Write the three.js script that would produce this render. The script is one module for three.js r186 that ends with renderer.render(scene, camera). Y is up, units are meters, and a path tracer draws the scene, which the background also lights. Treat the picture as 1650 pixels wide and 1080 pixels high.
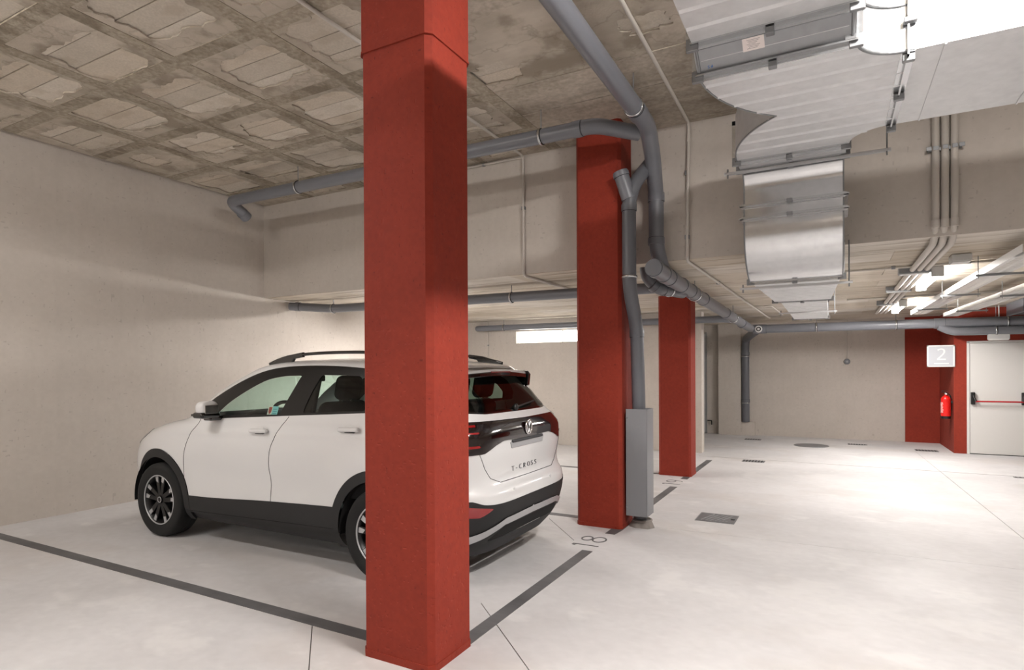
import * as THREE from 'three';
import { RoundedBoxGeometry } from 'three/addons/geometries/RoundedBoxGeometry.js';
import { mergeGeometries, mergeVertices } from 'three/addons/utils/BufferGeometryUtils.js';
import { RectAreaLightUniformsLib } from 'three/addons/lights/RectAreaLightUniformsLib.js';
import { FontLoader } from 'three/addons/loaders/FontLoader.js';
import { TextGeometry } from 'three/addons/geometries/TextGeometry.js';
import { Brush, Evaluator, SUBTRACTION } from 'three-bvh-csg';

// ---------------------------------------------------------------- camera, light, exposure
const scene = new THREE.Scene();
scene.background = new THREE.Color(0x000000);
const camera = new THREE.PerspectiveCamera(59.234, 1650 / 1080, 0.05, 100);
camera.position.set(0, 1.46, 0);
camera.rotation.order = 'YXZ';
camera.rotation.set(THREE.MathUtils.degToRad(-0.192), THREE.MathUtils.degToRad(28.025), THREE.MathUtils.degToRad(-0.2745));
camera.setViewOffset(1650, 1080, -9.6, -61.06, 1650, 1080);
camera.updateProjectionMatrix();
const renderer = new THREE.WebGLRenderer({ antialias: true });
renderer.toneMapping = THREE.LinearToneMapping;
renderer.toneMappingExposure = 3.0;
renderer.shadowMap.enabled = true;
RectAreaLightUniformsLib.init();
const LAMP = { color: 0xfffaf6, rect: 38, glow: 46 };     // light of one LED batten (down panel, lens)
const XL = -7.01, HC = 3.8, HB = 2.498, DB = 5.618, DW = 10.66, DF = 14.1, DD = 12.55, XR = 1.865;   // room planes: left wall, ceilings, beam, rear walls, lobby
const XRIGHT = 6.6, DBACK = -5.5;

// ---------------------------------------------------------------- helpers
let seed = 7;
const rnd = () => { seed = (seed * 1664525 + 1013904223) % 4294967296; return seed / 4294967296; };
const rr = (a, b) => a + (b - a) * rnd();
const P = (x, h, d) => new THREE.Vector3(x, h, -d);
const used = {};
function numbered(n) { used[n] = (used[n] ?? -1) + 1; return used[n] ? n + '_' + String(used[n]).padStart(3, '0') : n; }
function setup(m) { m.castShadow = true; m.receiveShadow = true; return m; }
function mesh(name, geo, mat, parent) { const m = setup(new THREE.Mesh(geo, mat)); m.name = parent ? name : numbered(name); (parent || scene).add(m); return m; }
function tag(o, label, category, group, kind) { o.userData.label = label; if (category) o.userData.category = category; if (group) o.userData.group = group; if (kind) o.userData.kind = kind; return o; }
function struct(name, geo, mat, label) { const m = setup(new THREE.Mesh(geo, mat)); m.name = name; m.userData.kind = 'structure'; if (label) m.userData.label = label; scene.add(m); return m; }
function thing(name, label, category, base = [0, 0, 0], group) {
  const g = new THREE.Group(); g.name = numbered(name); g.position.set(base[0], base[1], base[2]); scene.add(g);
  return tag(g, label, category, group);
}
// geometry given in world coordinates, hung under a thing that stands somewhere
function part(t, name, geo, mat) { const off = new THREE.Vector3(); let o = t; while (o && o !== scene) { off.add(o.position); o = o.parent; } geo = geo.clone(); geo.translate(-off.x, -off.y, -off.z); return mesh(name, geo, mat, t); }
function box(x0, x1, h0, h1, d0, d1) { const g = new THREE.BoxGeometry(x1 - x0, h1 - h0, d1 - d0); g.translate((x0 + x1) / 2, (h0 + h1) / 2, -(d0 + d1) / 2); return g; }
function rbox(x0, x1, h0, h1, d0, d1, r = 0.004, s = 2) { const g = new RoundedBoxGeometry(x1 - x0, h1 - h0, d1 - d0, s, r); g.translate((x0 + x1) / 2, (h0 + h1) / 2, -(d0 + d1) / 2); return g; }
function uvm(geo) {            // uv in metres from the dominant face direction
  const g = geo.index ? geo.toNonIndexed() : geo, p = g.attributes.position, uv = new Float32Array(p.count * 2);
  const a = new THREE.Vector3(), b = new THREE.Vector3(), c = new THREE.Vector3();
  for (let i = 0; i < p.count; i += 3) {
    a.fromBufferAttribute(p, i); b.fromBufferAttribute(p, i + 1); c.fromBufferAttribute(p, i + 2);
    const n = b.clone().sub(a).cross(c.clone().sub(a)), ax = Math.abs(n.x), ay = Math.abs(n.y), az = Math.abs(n.z);
    [a, b, c].forEach((v, k) => { const q = ay >= ax && ay >= az ? [v.x, v.z] : ax >= az ? [v.z, v.y] : [v.x, v.y]; uv[(i + k) * 2] = q[0]; uv[(i + k) * 2 + 1] = q[1]; });
  }
  g.setAttribute('uv', new THREE.BufferAttribute(uv, 2)); return g;
}
function merge(list) { return mergeGeometries(list.map(g => { const q = g.index ? g.toNonIndexed() : g.clone(); for (const k of Object.keys(q.attributes)) if (!['position', 'normal', 'uv'].includes(k)) q.deleteAttribute(k); return q; })); }
function smoothPath(pts, bend) {                      // straight runs with rounded corners
  const cp = new THREE.CurvePath();
  let prev = pts[0].clone();
  for (let i = 1; i < pts.length; i++) {
    if (i === pts.length - 1) { cp.add(new THREE.LineCurve3(prev, pts[i].clone())); break; }
    const b = Math.min(bend, pts[i].distanceTo(pts[i - 1]) * .45, pts[i].distanceTo(pts[i + 1]) * .45);
    const a0 = pts[i].clone().add(pts[i - 1].clone().sub(pts[i]).setLength(b)), a1 = pts[i].clone().add(pts[i + 1].clone().sub(pts[i]).setLength(b));
    cp.add(new THREE.LineCurve3(prev, a0)); cp.add(new THREE.QuadraticBezierCurve3(a0, pts[i].clone(), a1)); prev = a1;
  }
  return cp;
}
function tubeGeo(pts, r, bend = 0.12, seg = 18) {      // tube with closed ends; rings only where the path bends
  const cp = smoothPath(pts, bend), ring = [];
  for (const c of cp.curves) { const n = c.isLineCurve3 ? 1 : 8; for (let k = 0; k <= n; k++) { const q = c.getPoint(k / n); if (!ring.length || q.distanceTo(ring[ring.length - 1]) > 1e-5) ring.push(q); } }
  const pos = [], nor = [], idx = [], n = ring.length;
  let up = new THREE.Vector3(0, 1, 0), t0 = ring[1].clone().sub(ring[0]).normalize(); if (Math.abs(t0.y) > .9) up.set(1, 0, 0);
  let N = up.clone().sub(t0.clone().multiplyScalar(up.dot(t0))).normalize();
  for (let i = 0; i < n; i++) {
    const t = ring[Math.min(i + 1, n - 1)].clone().sub(ring[Math.max(i - 1, 0)]).normalize();
    N.sub(t.clone().multiplyScalar(N.dot(t))).normalize(); const B = t.clone().cross(N);
    for (let k = 0; k < seg; k++) { const a = k / seg * Math.PI * 2, v = N.clone().multiplyScalar(Math.cos(a)).addScaledVector(B, Math.sin(a)); nor.push(v.x, v.y, v.z); v.multiplyScalar(r).add(ring[i]); pos.push(v.x, v.y, v.z); }
  }
  for (let i = 0; i < n - 1; i++) for (let k = 0; k < seg; k++) { const a = i * seg + k, b = i * seg + (k + 1) % seg; idx.push(a, b, a + seg, b, b + seg, a + seg); }
  for (const [i, s] of [[0, -1], [n - 1, 1]]) {
    const t = ring[Math.min(i + 1, n - 1)].clone().sub(ring[Math.max(i - 1, 0)]).normalize().multiplyScalar(s), o = pos.length / 3;
    pos.push(ring[i].x, ring[i].y, ring[i].z); nor.push(t.x, t.y, t.z);
    for (let k = 0; k < seg; k++) { pos.push(pos[(i * seg + k) * 3], pos[(i * seg + k) * 3 + 1], pos[(i * seg + k) * 3 + 2]); nor.push(t.x, t.y, t.z); }
    for (let k = 0; k < seg; k++) { const a = o + 1 + k, b = o + 1 + (k + 1) % seg; s > 0 ? idx.push(o, a, b) : idx.push(o, b, a); }
  }
  const g = new THREE.BufferGeometry(); g.setAttribute('position', new THREE.Float32BufferAttribute(pos, 3)); g.setAttribute('normal', new THREE.Float32BufferAttribute(nor, 3));
  g.setAttribute('uv', new THREE.Float32BufferAttribute(new Array(pos.length / 3 * 2).fill(0), 2)); g.setIndex(idx); return g;
}
const rod = (a, b, r, seg = 8) => tubeGeo([a, b], r, .01, seg);
function extrude(pts, depth, bevel = 0, holes = []) {  // 2D outline to a slab along +z
  const s = new THREE.Shape(pts.map(p => new THREE.Vector2(p[0], p[1])));
  for (const h of holes) s.holes.push(new THREE.Path(h.map(p => new THREE.Vector2(p[0], p[1]))));
  return new THREE.ExtrudeGeometry(s, { depth, bevelEnabled: bevel > 0, bevelThickness: bevel, bevelSize: bevel, bevelSegments: 2, curveSegments: 16 });
}
// plan outline (x, d) to a slab between heights
function plan(pts, h0, h1) { const g = extrude(pts, h1 - h0); g.rotateX(-Math.PI / 2); g.translate(0, h0, 0); return g; }
// side outline (d, h) pulled along x
function profileX(pts, x0, x1) { const g = extrude(pts, x1 - x0); g.rotateY(Math.PI / 2); g.translate(x0, 0, 0); return g; }

// ---------------------------------------------------------------- procedural textures
const hashT = new Float32Array(65536); { let s = 12345; for (let i = 0; i < 65536; i++) { s = (s * 1664525 + 1013904223) >>> 0; hashT[i] = s / 4294967296; } }
function vn(x, y, px, py, o) { const xi = Math.floor(x), yi = Math.floor(y), fx = x - xi, fy = y - yi, u = fx * fx * (3 - 2 * fx), v = fy * fy * (3 - 2 * fy);
  const h = (a, b) => hashT[((((a % px) + px) % px) * 157 + (((b % py) + py) % py) * 7919 + o * 1013) & 65535];
  const a = h(xi, yi), b = h(xi + 1, yi), c = h(xi, yi + 1), d = h(xi + 1, yi + 1); return a + (b - a) * u + (c - a) * v + (a - b - c + d) * u * v; }
function fbm(u, v, fx, fy, oct, o) { let s = 0, a = .5, t = 0; for (let i = 0; i < oct; i++) { s += a * vn(u * fx, v * fy, fx, fy, o + i * 17); t += a; a *= .55; fx *= 2; fy *= 2; } return s / t; }
function tex(n, fn, metres, srgb = true) {
  const d = new Uint8Array(n * n * 4);
  for (let j = 0; j < n; j++) for (let i = 0; i < n; i++) { const c = fn(i / n, j / n), k = (j * n + i) * 4; d[k] = c[0]; d[k + 1] = c[1]; d[k + 2] = c[2]; d[k + 3] = 255; }
  const t = new THREE.DataTexture(d, n, n); t.wrapS = t.wrapT = THREE.RepeatWrapping; t.magFilter = THREE.LinearFilter; t.minFilter = THREE.LinearMipmapLinearFilter; t.generateMipmaps = true;
  if (srgb) t.colorSpace = THREE.SRGBColorSpace; t.repeat.set(1 / metres[0], 1 / metres[1]); t.needsUpdate = true; return t;
}
const cl = v => Math.max(0, Math.min(255, v));
const mixc = (a, b, t) => [cl(a[0] + (b[0] - a[0]) * t), cl(a[1] + (b[1] - a[1]) * t), cl(a[2] + (b[2] - a[2]) * t)];
const sm = (a, b, x) => { const t = Math.max(0, Math.min(1, (x - a) / (b - a))); return t * t * (3 - 2 * t); };
const wallTex = tex(512, (u, v) => { const n = fbm(u, v, 4, 4, 5, 1), f = fbm(u, v, 64, 64, 2, 3), s = fbm(u, v, 40, 3, 3, 5), pore = fbm(u, v, 90, 90, 1, 9) > .93 ? -34 : 0; const k = (n - .5) * 15 + (f - .5) * 6 + (s - .5) * 4 + pore * .4; return [cl(203 + k), cl(195 + k), cl(186 + k)]; }, [2.2, 2.2]);
const wallBump = tex(512, (u, v) => { const n = fbm(u, v, 20, 20, 4, 11), p = fbm(u, v, 90, 90, 1, 9) > .95 ? -60 : 0; const k = cl(128 + (n - .5) * 70 + p); return [k, k, k]; }, [2.2, 2.2], false);
const floorTex = tex(1024, (u, v) => { const a = fbm(u, v, 3, 3, 6, 21), b = fbm(u, v, 5, 9, 5, 27), c = fbm(u, v, 90, 120, 2, 31), w = sm(.62, .8, fbm(u, v, 14, 20, 5, 41)), br = sm(.52, .78, fbm(u, v, 4, 6, 5, 51)); let k = (a - .5) * 34 + (b - .5) * 20 + (c - .5) * 9; let col = [cl(221 + k), cl(219 + k), cl(219 + k)]; col = mixc(col, [200, 192, 186], br * .35); return mixc(col, [240, 238, 236], w * .45); }, [4.7, 4.7]);
const floorRough = tex(512, (u, v) => { const a = fbm(u, v, 4, 4, 6, 61); const k = cl(168 + (a - .5) * 110); return [k, k, k]; }, [3.1, 3.1], false);
const slabTex = tex(1024, (u, v) => { const a = fbm(u, v, 5, 5, 6, 71), s = fbm(u, v, 6, 60, 4, 77), d = sm(.5, .75, fbm(u, v, 9, 12, 5, 81)), p = fbm(u, v, 120, 120, 2, 83); let k = (a - .5) * 60 + (s - .5) * 36 + (p - .5) * 34; return mixc([cl(180 + k), cl(170 + k), cl(156 + k)], [118, 108, 94], d * .5); }, [3.3, 3.3]);
const filmTex = tex(1024, (u, v) => { const a = fbm(u, v, 6, 6, 6, 91), s = fbm(u, v, 8, 30, 4, 93), d = sm(.48, .72, fbm(u, v, 10, 10, 6, 95)), e = sm(.5, .54, fbm(u, v, 12, 12, 5, 97)) * (1 - sm(.54, .58, fbm(u, v, 12, 12, 5, 97))); let k = (a - .5) * 50 + (s - .5) * 26; let c = mixc([cl(184 + k), cl(174 + k), cl(160 + k)], [132, 121, 106], d * .6); return mixc(c, [112, 102, 88], e * .22); }, [2.7, 2.7]);
const ribTex = tex(512, (u, v) => { const a = fbm(u, v, 6, 6, 6, 101), p = fbm(u, v, 80, 80, 3, 103), d = sm(.5, .7, fbm(u, v, 14, 8, 5, 105)); let k = (a - .5) * 46 + (p - .5) * 50; return mixc([cl(158 + k), cl(148 + k), cl(132 + k)], [112, 102, 87], d * .55); }, [1.7, 1.7]);
const roughBump = tex(512, (u, v) => { const n = fbm(u, v, 12, 12, 6, 111), p = fbm(u, v, 100, 100, 2, 113); const k = cl(128 + (n - .5) * 150 + (p - .5) * 70); return [k, k, k]; }, [1.4, 1.4], false);
const blockTex = tex(512, (u, v) => { const a = fbm(u, v, 6, 6, 5, 121), p = fbm(u, v, 140, 140, 1, 123), d = sm(.55, .75, fbm(u, v, 7, 9, 5, 125)); let k = (a - .5) * 18 + (p - .5) * 16; return mixc([cl(213 + k), cl(204 + k), cl(191 + k)], [192, 180, 163], d * .5); }, [1.3, 1.3]);
const boardTex = tex(1024, (u, v) => { const s = fbm(u, v, 4, 90, 5, 131), a = fbm(u, v, 4, 5, 5, 133), st = sm(.58, .7, fbm(u, v, 5, 40, 5, 135)), w = sm(.52, .7, fbm(u, v, 3, 26, 5, 137)); let k = (s - .5) * 24 + (a - .5) * 34; let c = [cl(200 + k), cl(192 + k), cl(180 + k)]; c = mixc(c, [150, 137, 120], st * .5); return mixc(c, [226, 221, 214], w * .45); }, [3.1, 3.1]);
const redTex = tex(512, (u, v) => { const a = fbm(u, v, 4, 4, 5, 141), p = fbm(u, v, 70, 70, 2, 143), spot = fbm(u, v, 120, 120, 1, 145) > .96 ? -30 : 0; let k = (a - .5) * 16 + (p - .5) * 12 + spot; return [cl(149 + k), cl(44 + k * .6), cl(20 + k * .5)]; }, [1.5, 1.5]);
const redBump = tex(512, (u, v) => { const a = fbm(u, v, 16, 16, 5, 151), p = fbm(u, v, 110, 110, 1, 153) > .9 ? -60 : 0; const k = cl(128 + (a - .5) * 120 + p); return [k, k, k]; }, [1.5, 1.5], false);
const zincTex = tex(512, (u, v) => { const a = fbm(u, v, 30, 30, 3, 161), b = fbm(u, v, 5, 5, 4, 163); const k = (a - .5) * 12 + (b - .5) * 8; return [cl(216 + k), cl(217 + k), cl(218 + k)]; }, [1.1, 1.1]);
const zincRough = tex(256, (u, v) => { const a = fbm(u, v, 24, 24, 3, 171); const k = cl(120 + (a - .5) * 90); return [k, k, k]; }, [1.1, 1.1], false);
const stripTex = tex(256, (u, v) => { const a = fbm(u, v, 4, 4, 5, 181), s = fbm(u, v, 3, 40, 3, 183); const k = (a - .5) * 40 + (s - .5) * 14; return [cl(104 + k), cl(103 + k), cl(104 + k)]; }, [1.2, 1.2]);

// ---------------------------------------------------------------- materials
const std = o => new THREE.MeshStandardMaterial(o), phy = o => new THREE.MeshPhysicalMaterial(o);
const M = {
  wall: std({ map: wallTex, bumpMap: wallBump, bumpScale: .004, roughness: .9 }),
  floor: std({ map: floorTex, roughnessMap: floorRough, roughness: 1, bumpMap: floorRough, bumpScale: .0008 }),
  joint: std({ color: 0x6f6a66, roughness: .95 }),
  slab: std({ map: slabTex, bumpMap: roughBump, bumpScale: .006, roughness: .95 }),
  film: std({ map: filmTex, bumpMap: roughBump, bumpScale: .005, roughness: .95 }),
  rib: std({ map: ribTex, bumpMap: roughBump, bumpScale: .008, roughness: .95 }),
  blocks: [0xffffff, 0xf7f4f0, 0xefeeec].map(c => std({ map: blockTex, color: c, bumpMap: roughBump, bumpScale: .002, roughness: .95 })),
  boards: [0xffffff, 0xf1ede6, 0xfaf7f2].map(c => std({ map: boardTex, color: c, bumpMap: roughBump, bumpScale: .002, roughness: .9 })),
  red: std({ map: redTex, bumpMap: redBump, bumpScale: .006, roughness: .8 }),
  pipe: std({ color: 0x7f8188, roughness: .34 }),
  pipeDark: std({ color: 0x6d6f75, roughness: .4 }),
  conduit: std({ color: 0xc2bcb4, roughness: .5 }),
  clamp: std({ color: 0xc9cbcd, roughness: .25, metalness: 1 }),
  rubber: std({ color: 0x151515, roughness: .8 }),
  zinc: std({ map: zincTex, roughnessMap: zincRough, roughness: 1, metalness: .6 }),
  zincShiny: std({ map: zincTex, roughness: .17, metalness: 1 }),
  zincDull: std({ color: 0x9fa1a3, roughness: .5, metalness: .7 }),
  guard: std({ color: 0xa2a4a8, roughness: .45, metalness: .55 }),
  housing: std({ color: 0xd8d8d6, roughness: .5 }),
  lens: std({ color: 0xffffff, roughness: .4, emissive: LAMP.color, emissiveIntensity: LAMP.glow }),
  mortar: std({ color: 0x968f89, roughness: .95, bumpMap: roughBump, bumpScale: .006 }),
  inlay: std({ map: stripTex, color: 0xffffff, roughness: .55 }),
  strip: std({ map: stripTex, roughness: .6 }),
  grate: std({ color: 0x878688, roughness: .55, metalness: .4 }),
  white: std({ color: 0xf0efec, roughness: .4 }),
  doorWhite: std({ color: 0xe9e7e3, roughness: .42 }),
  black: std({ color: 0x121212, roughness: .45 }),
  redBar: std({ color: 0xc01722, roughness: .35 }),
  sign: std({ color: 0xc9ccd2, roughness: .45 }),
};

// measured concrete and paint are darker than they look under white light
for (const m of Object.values(M).flat()) if (m !== M.lens && m !== M.clamp && m !== M.zincShiny && m !== M.zinc && m !== M.conduit) m.color.multiplyScalar(m === M.wall ? .9 : [M.slab, M.film, M.rib, ...M.blocks, ...M.boards].includes(m) ? .96 : .8);

// ---------------------------------------------------------------- room shell
{
  // floor with real saw cuts: along the column grid, across the aisle and diamonds round the columns
  let fl = new Brush(uvm(box(XL - .25, XRIGHT + .25, -.3, 0, DBACK - .25, DF + .6)), M.floor);
  fl.updateMatrixWorld();
  const ev = new Evaluator(); ev.useGroups = false; ev.attributes = ['position', 'normal', 'uv'];
  const fillers = [], cut = (x0, d0, x1, d1, w = .006) => {
    const L = Math.hypot(x1 - x0, d1 - d0), b = new Brush(uvm(new THREE.BoxGeometry(L, .03, w)), M.floor);
    b.position.set((x0 + x1) / 2, 0, -(d0 + d1) / 2); b.rotation.y = Math.atan2(d1 - d0, x1 - x0); b.updateMatrixWorld();
    fl = ev.evaluate(fl, b, SUBTRACTION); fl.updateMatrixWorld();
    const g = new THREE.BoxGeometry(L, .009, w); g.rotateY(b.rotation.y); g.translate(b.position.x, -.0105, b.position.z); fillers.push(g);
  };
  cut(-2.645, 2.433, -2.0, 1.8); cut(-1.953, 3.159, -1.0, 2.27); cut(-2.466, 5.275, -1.96, 4.695); cut(-2.2, 8.5, -1.9, 8.0);
  cut(-1.45, 5.44, 6.4, 5.58, .005); cut(-2.0, 10.3, 6.4, 10.1, .024); cut(1.47, 5.6, 1.3, 12.6, .005);
  const F = struct('floor', fl.geometry, M.floor, 'pale polished concrete garage floor with thin saw cut joints');
  for (const g of fillers) part(F, 'joint_filler', g, M.joint);
}
struct('wall_left', uvm(box(XL - .25, XL, 0, 4.1, DBACK, DW + .25)), M.wall, 'beige rendered concrete wall in front of the parked car');
struct('wall_right', uvm(box(XRIGHT, XRIGHT + .25, 0, 4.1, DBACK, DF + .3)), M.wall, 'beige wall beyond the aisle');
struct('wall_front', uvm(box(XL - .25, XRIGHT + .25, 0, 4.1, DBACK - .25, DBACK)), M.wall, 'beige wall behind the viewer');
{
  const w = struct('wall_bay', uvm(merge([box(XL, -5.71, 0, HB, DW, DW + .22), box(-4.1, -2.02, 0, HB, DW, DW + .22), box(-5.71, -4.1, 0, 2.025, DW, DW + .22), box(-5.71, -4.1, 2.262, HB, DW, DW + .22)])), M.wall, 'beige wall behind the third parking bay');
}
struct('wall_far', uvm(merge([box(-4.6, 1.9, 0, HB, DF, DF + .25), box(-2.27, -1.79, 0, HB, DF - .16, DF), box(-1.79, -1.51, 0, .3, DF - .14, DF)])), M.wall, 'beige far wall with a shallow pier and a low plinth');
struct('wall_corridor', uvm(box(-4.85, -4.6, 0, HB, DW + .22, DF + .25)), M.wall, 'end wall of the passage behind the bays');
struct('wall_lobby', uvm(merge([box(1.296, XR, 0, HB, DF - .03, DF), box(XR, 2.045, 0, HB, DD, DF), box(2.045, 3.0, 1.93, HB, DD, DD + .2), box(3.0, XRIGHT, 0, HB, DD, DD + .2)])), M.red, 'dark red painted lobby wall around the white door');

// high ceiling: blocks showing through a ragged skin of concrete between ribs
{
  const t = struct('ceiling', uvm(box(XL - .25, XRIGHT + .25, HC, 4.1, DBACK - .25, DB)), M.slab, 'rough concrete ceiling with pale infill blocks showing between darker ribs');
  const skin = [], ribs = [];
  const X0 = -6.955, DX = .885, D0 = -1.245, DY = .788;
  for (let i = 0; i < 9; i++) for (let j = 0; j < 9; j++) {
    const xa = X0 + i * DX, xb = xa + DX, da = D0 + j * DY, db = Math.min(da + DY, DB);
    if (db - da < .5) continue;
    const solid = xa > -2.6, spot = solid && j === 6 && (i === 5 || i === 6);
    // cell opening in the skin: ragged, sometimes nearly closed
    const ox0 = xa + .1, ox1 = xb - .1, od0 = da + .09, od1 = db - .09;
    let closed = solid ? .85 : rr(0, 1) < .15 ? .8 : rr(.05, .5);
    if (solid && !spot) closed = 2;
    const openings = [];
    if (closed < 1.5) {
      const nb = 3, sh = (od1 - od0) / nb;
      const small = closed > .7, hx = (ox1 - ox0) / 2 * (small ? rr(.45, .75) : rr(.86, 1.03)), hd = (od1 - od0) / 2 * (small ? rr(.35, .7) : rr(.66, 1.04));
      const mx = (ox0 + ox1) / 2 + (spot ? (i === 5 ? -.22 : .1) : rr(-.05, .05)), md = (od0 + od1) / 2 + rr(-.1, .1), ph = [rr(0, 6.3), rr(0, 6.3), rr(0, 6.3), rr(0, 6.3)], rough = small ? 1.5 : rr(.6, 1.8), pts = [], NP = 84;
      const bites = [0, 1, 2].map(() => [rr(0, 6.283), rr(.08, .28) * rough * .8, rr(.12, .4)]);
      for (let k = 0; k < NP; k++) {
        const a = k / NP * Math.PI * 2, c = Math.cos(a), sn = Math.sin(a), q = Math.pow(Math.pow(Math.abs(c), 7) + Math.pow(Math.abs(sn), 7), -1 / 7);
        let f = 1 - rough * (.05 + .035 * Math.sin(2 * a + ph[0]) + .03 * Math.sin(5 * a + ph[1]) + .022 * Math.sin(11 * a + ph[2]) + .016 * Math.sin(19 * a + ph[3])) + (rnd() - .5) * .035;
        for (const [ba, bd, bw] of bites) { let da_ = Math.abs(a - ba); da_ = Math.min(da_, 6.2832 - da_); if (da_ < bw) f -= bd * (1 - da_ / bw) ** .7 * .8; }
        pts.push([Math.max(xa + .03, Math.min(xb - .03, mx + hx * q * c * f)), Math.max(da + .03, Math.min(db - .03, md + hd * q * sn * f))]);
      }
      openings.push(pts.reverse());
      // the blocks themselves
      const nbk = [od0, od0 + sh, od0 + 2 * sh, od1];
      for (let k = 0; k < nb; k++) {
        const m = part(t, 'block', uvm(box(ox0 - .03, ox1 + .03, HC - .012 - rr(0, .004), HC + .002, nbk[k] + (k ? .004 : -.03), nbk[k + 1] - (k < nb - 1 ? .004 : -.03))), M.blocks[Math.floor(rnd() * 3)]);
      }
    }
    const outer = [[xa, da], [xb, da], [xb, db], [xa, db]];
    const g = extrude(outer, .012, 0, openings); g.rotateX(-Math.PI / 2); g.translate(0, HC - .028, 0); skin.push(uvm(g));
    if (!solid || xa < -1) { /* ribs below */ }
  }
  const sk = part(t, 'concrete_skin', merge(skin), M.film); sk.userData.label = 'thin grey concrete skin with ragged openings';
  for (let i = 0; i <= 5; i++) { const x = X0 + i * DX; if (i) part(t, 'rib', uvm(box(x - .062, x + .062, HC - .032, HC - .02, D0, DB - .01)), M.rib); }
  for (let j = 0; j <= 8; j++) { const d = D0 + j * DY; part(t, 'rib', uvm(box(X0 + .02, -2.47, HC - .0325, HC - .02, d - .06, d + .06)), M.rib); }
for (let d = -.6, k = 0; d < 5.55; k++) { const w = [.42, .3, .5, .36][k % 4], d1 = Math.min(d + w, DB - .004); if (d1 <= 3.52 || d >= 4.22) part(t, 'plank_mark', uvm(box(-2.46, XRIGHT - .01, HC - .031 - rr(0, .007), HC - .02, d + .004, d1 - .004)), M.slab); d = d1 + .0001; if (d1 > 3.1 && d < 4.2) d = Math.max(d, 4.23); }
}
{
  const b = struct('trim_1', uvm(box(XL, XRIGHT, HB, 4.1, DB, DB + .3)), M.wall, 'deep beige downstand beam between the high and the low ceiling');
  const t = struct('ceiling_low', uvm(box(XL - .25, XRIGHT + .25, HB + .004, 2.85, DB + .3, DF + .35)), M.slab, 'low cream concrete ceiling with board marks');
  struct('trim_2', uvm(box(XL, XRIGHT, HB, 4.1, -1.0, -.7)), M.wall, 'downstand beam behind the viewer');
  struct('ceiling_back', uvm(box(XL - .25, XRIGHT + .25, HB, 2.85, DBACK - .2, -1.0)), M.slab, 'low concrete ceiling behind the viewer');
  let k = 0;
  for (let d = DB + .003; d < DF + .2; d += .5) { let x = XL + .002, n = 0; const off = (k++ % 2) * 1.1; while (x < XRIGHT) { const L = n++ === 0 ? 1.4 + off : 2.5, x1 = Math.min(x + L, XRIGHT); part(t, 'panel', uvm(box(x + .0015, x1 - .0015, HB - rr(.0, .005), HB + .006, d + .0015, Math.min(d + .4985, DF + .3))), M.boards[Math.floor(rnd() * 3)]); x = x1; } }
}

// ---------------------------------------------------------------- columns
function column(base, label, h, seamH) {
  const [x0, d0] = base, w = .441, dp = .36, c = .028;
  const t = thing('column', label, 'column', [x0 + w / 2, 0, -(d0 + dp / 2)], 'red concrete columns');
  const oct = (g) => [[x0 - g + c, d0 - g], [x0 + w + g - c, d0 - g], [x0 + w + g, d0 - g + c], [x0 + w + g, d0 + dp + g - c], [x0 + w + g - c, d0 + dp + g], [x0 - g + c, d0 + dp + g], [x0 - g, d0 + dp + g - c], [x0 - g, d0 - g + c]];
  part(t, 'shaft', uvm(plan(oct(0), 0, seamH ?? h)), M.red);
  part(t, 'foot', uvm(plan(oct(.004), 0, .035)), M.red);
  if (seamH) { part(t, 'head', uvm(plan(oct(.006), seamH, h)), M.red); part(t, 'seam', uvm(plan(oct(.0085), seamH - .004, seamH + .006)), M.red); }
  return t;
}
column([-2.14, 2.3], 'nearest red column standing in front of the white car', HC - .01, 3.09);
column([-2.14, 5.195], 'middle red column with the grey metal pipe guard at its side', HC - .01);
column([-2.14, 8.19], 'farthest red column beside floor number 19', HB - .004);

// ---------------------------------------------------------------- lamps
function batten(name, label, x, h, d, along, len, k = 1) {
  const t = thing(name, label, 'lamp', [x, h, -d], 'LED batten lamps');
  const ax = along === 'x', hx = ax ? len / 2 : .05, hd = ax ? .05 : len / 2;
  part(t, 'housing', rbox(x - hx, x + hx, h - .01, h + .045, d - hd, d + hd, .008), M.housing);
  const g = new THREE.CylinderGeometry(.046, .046, len - .06, 20, 1, false, 0, Math.PI * 2); if (ax) g.rotateZ(Math.PI / 2); else g.rotateX(Math.PI / 2); g.scale(ax ? 1 : 1, .75, ax ? 1 : 1); g.translate(x, h - .022, -d);
  const lm = M.lens.clone(); lm.emissiveIntensity = LAMP.glow * k; part(t, 'lens', g, lm);
  for (const s of [-1, 1]) part(t, 'end_cap', ax ? rbox(x + s * (hx - .012) - .018, x + s * (hx - .012) + .018, h - .062, h + .04, d - .054, d + .054, .01) : rbox(x - .054, x + .054, h - .062, h + .04, d + s * (hd - .012) - .018, d + s * (hd - .012) + .018, .01), M.housing);
  const L = new THREE.RectAreaLight(LAMP.color, LAMP.rect * k, ax ? len - .08 : .08, ax ? .08 : len - .08);
  L.position.set(0, -.062, 0); L.rotation.x = -Math.PI / 2; L.castShadow = true; t.add(L); L.name = 'batten_light';
  return t;
}
batten('batten_lamp', 'lit LED batten on the low ceiling behind the beam, beside the grey conduits', .93, 2.44, 7.75, 'd', 1.25, .85);
batten('batten_lamp', 'farther lit LED batten on the low ceiling, above the far pipe', .93, 2.44, 10.95, 'd', 1.25, 1.25);
batten('batten_lamp', 'LED batten on the low ceiling over the bay behind the car', -5.3, 2.44, 7.1, 'x', 1.25, 1.3);
batten('batten_lamp', 'LED batten on the high ceiling in front of the wide duct', .9, 3.72, 1.95, 'd', 1.25, 2.7);
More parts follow.
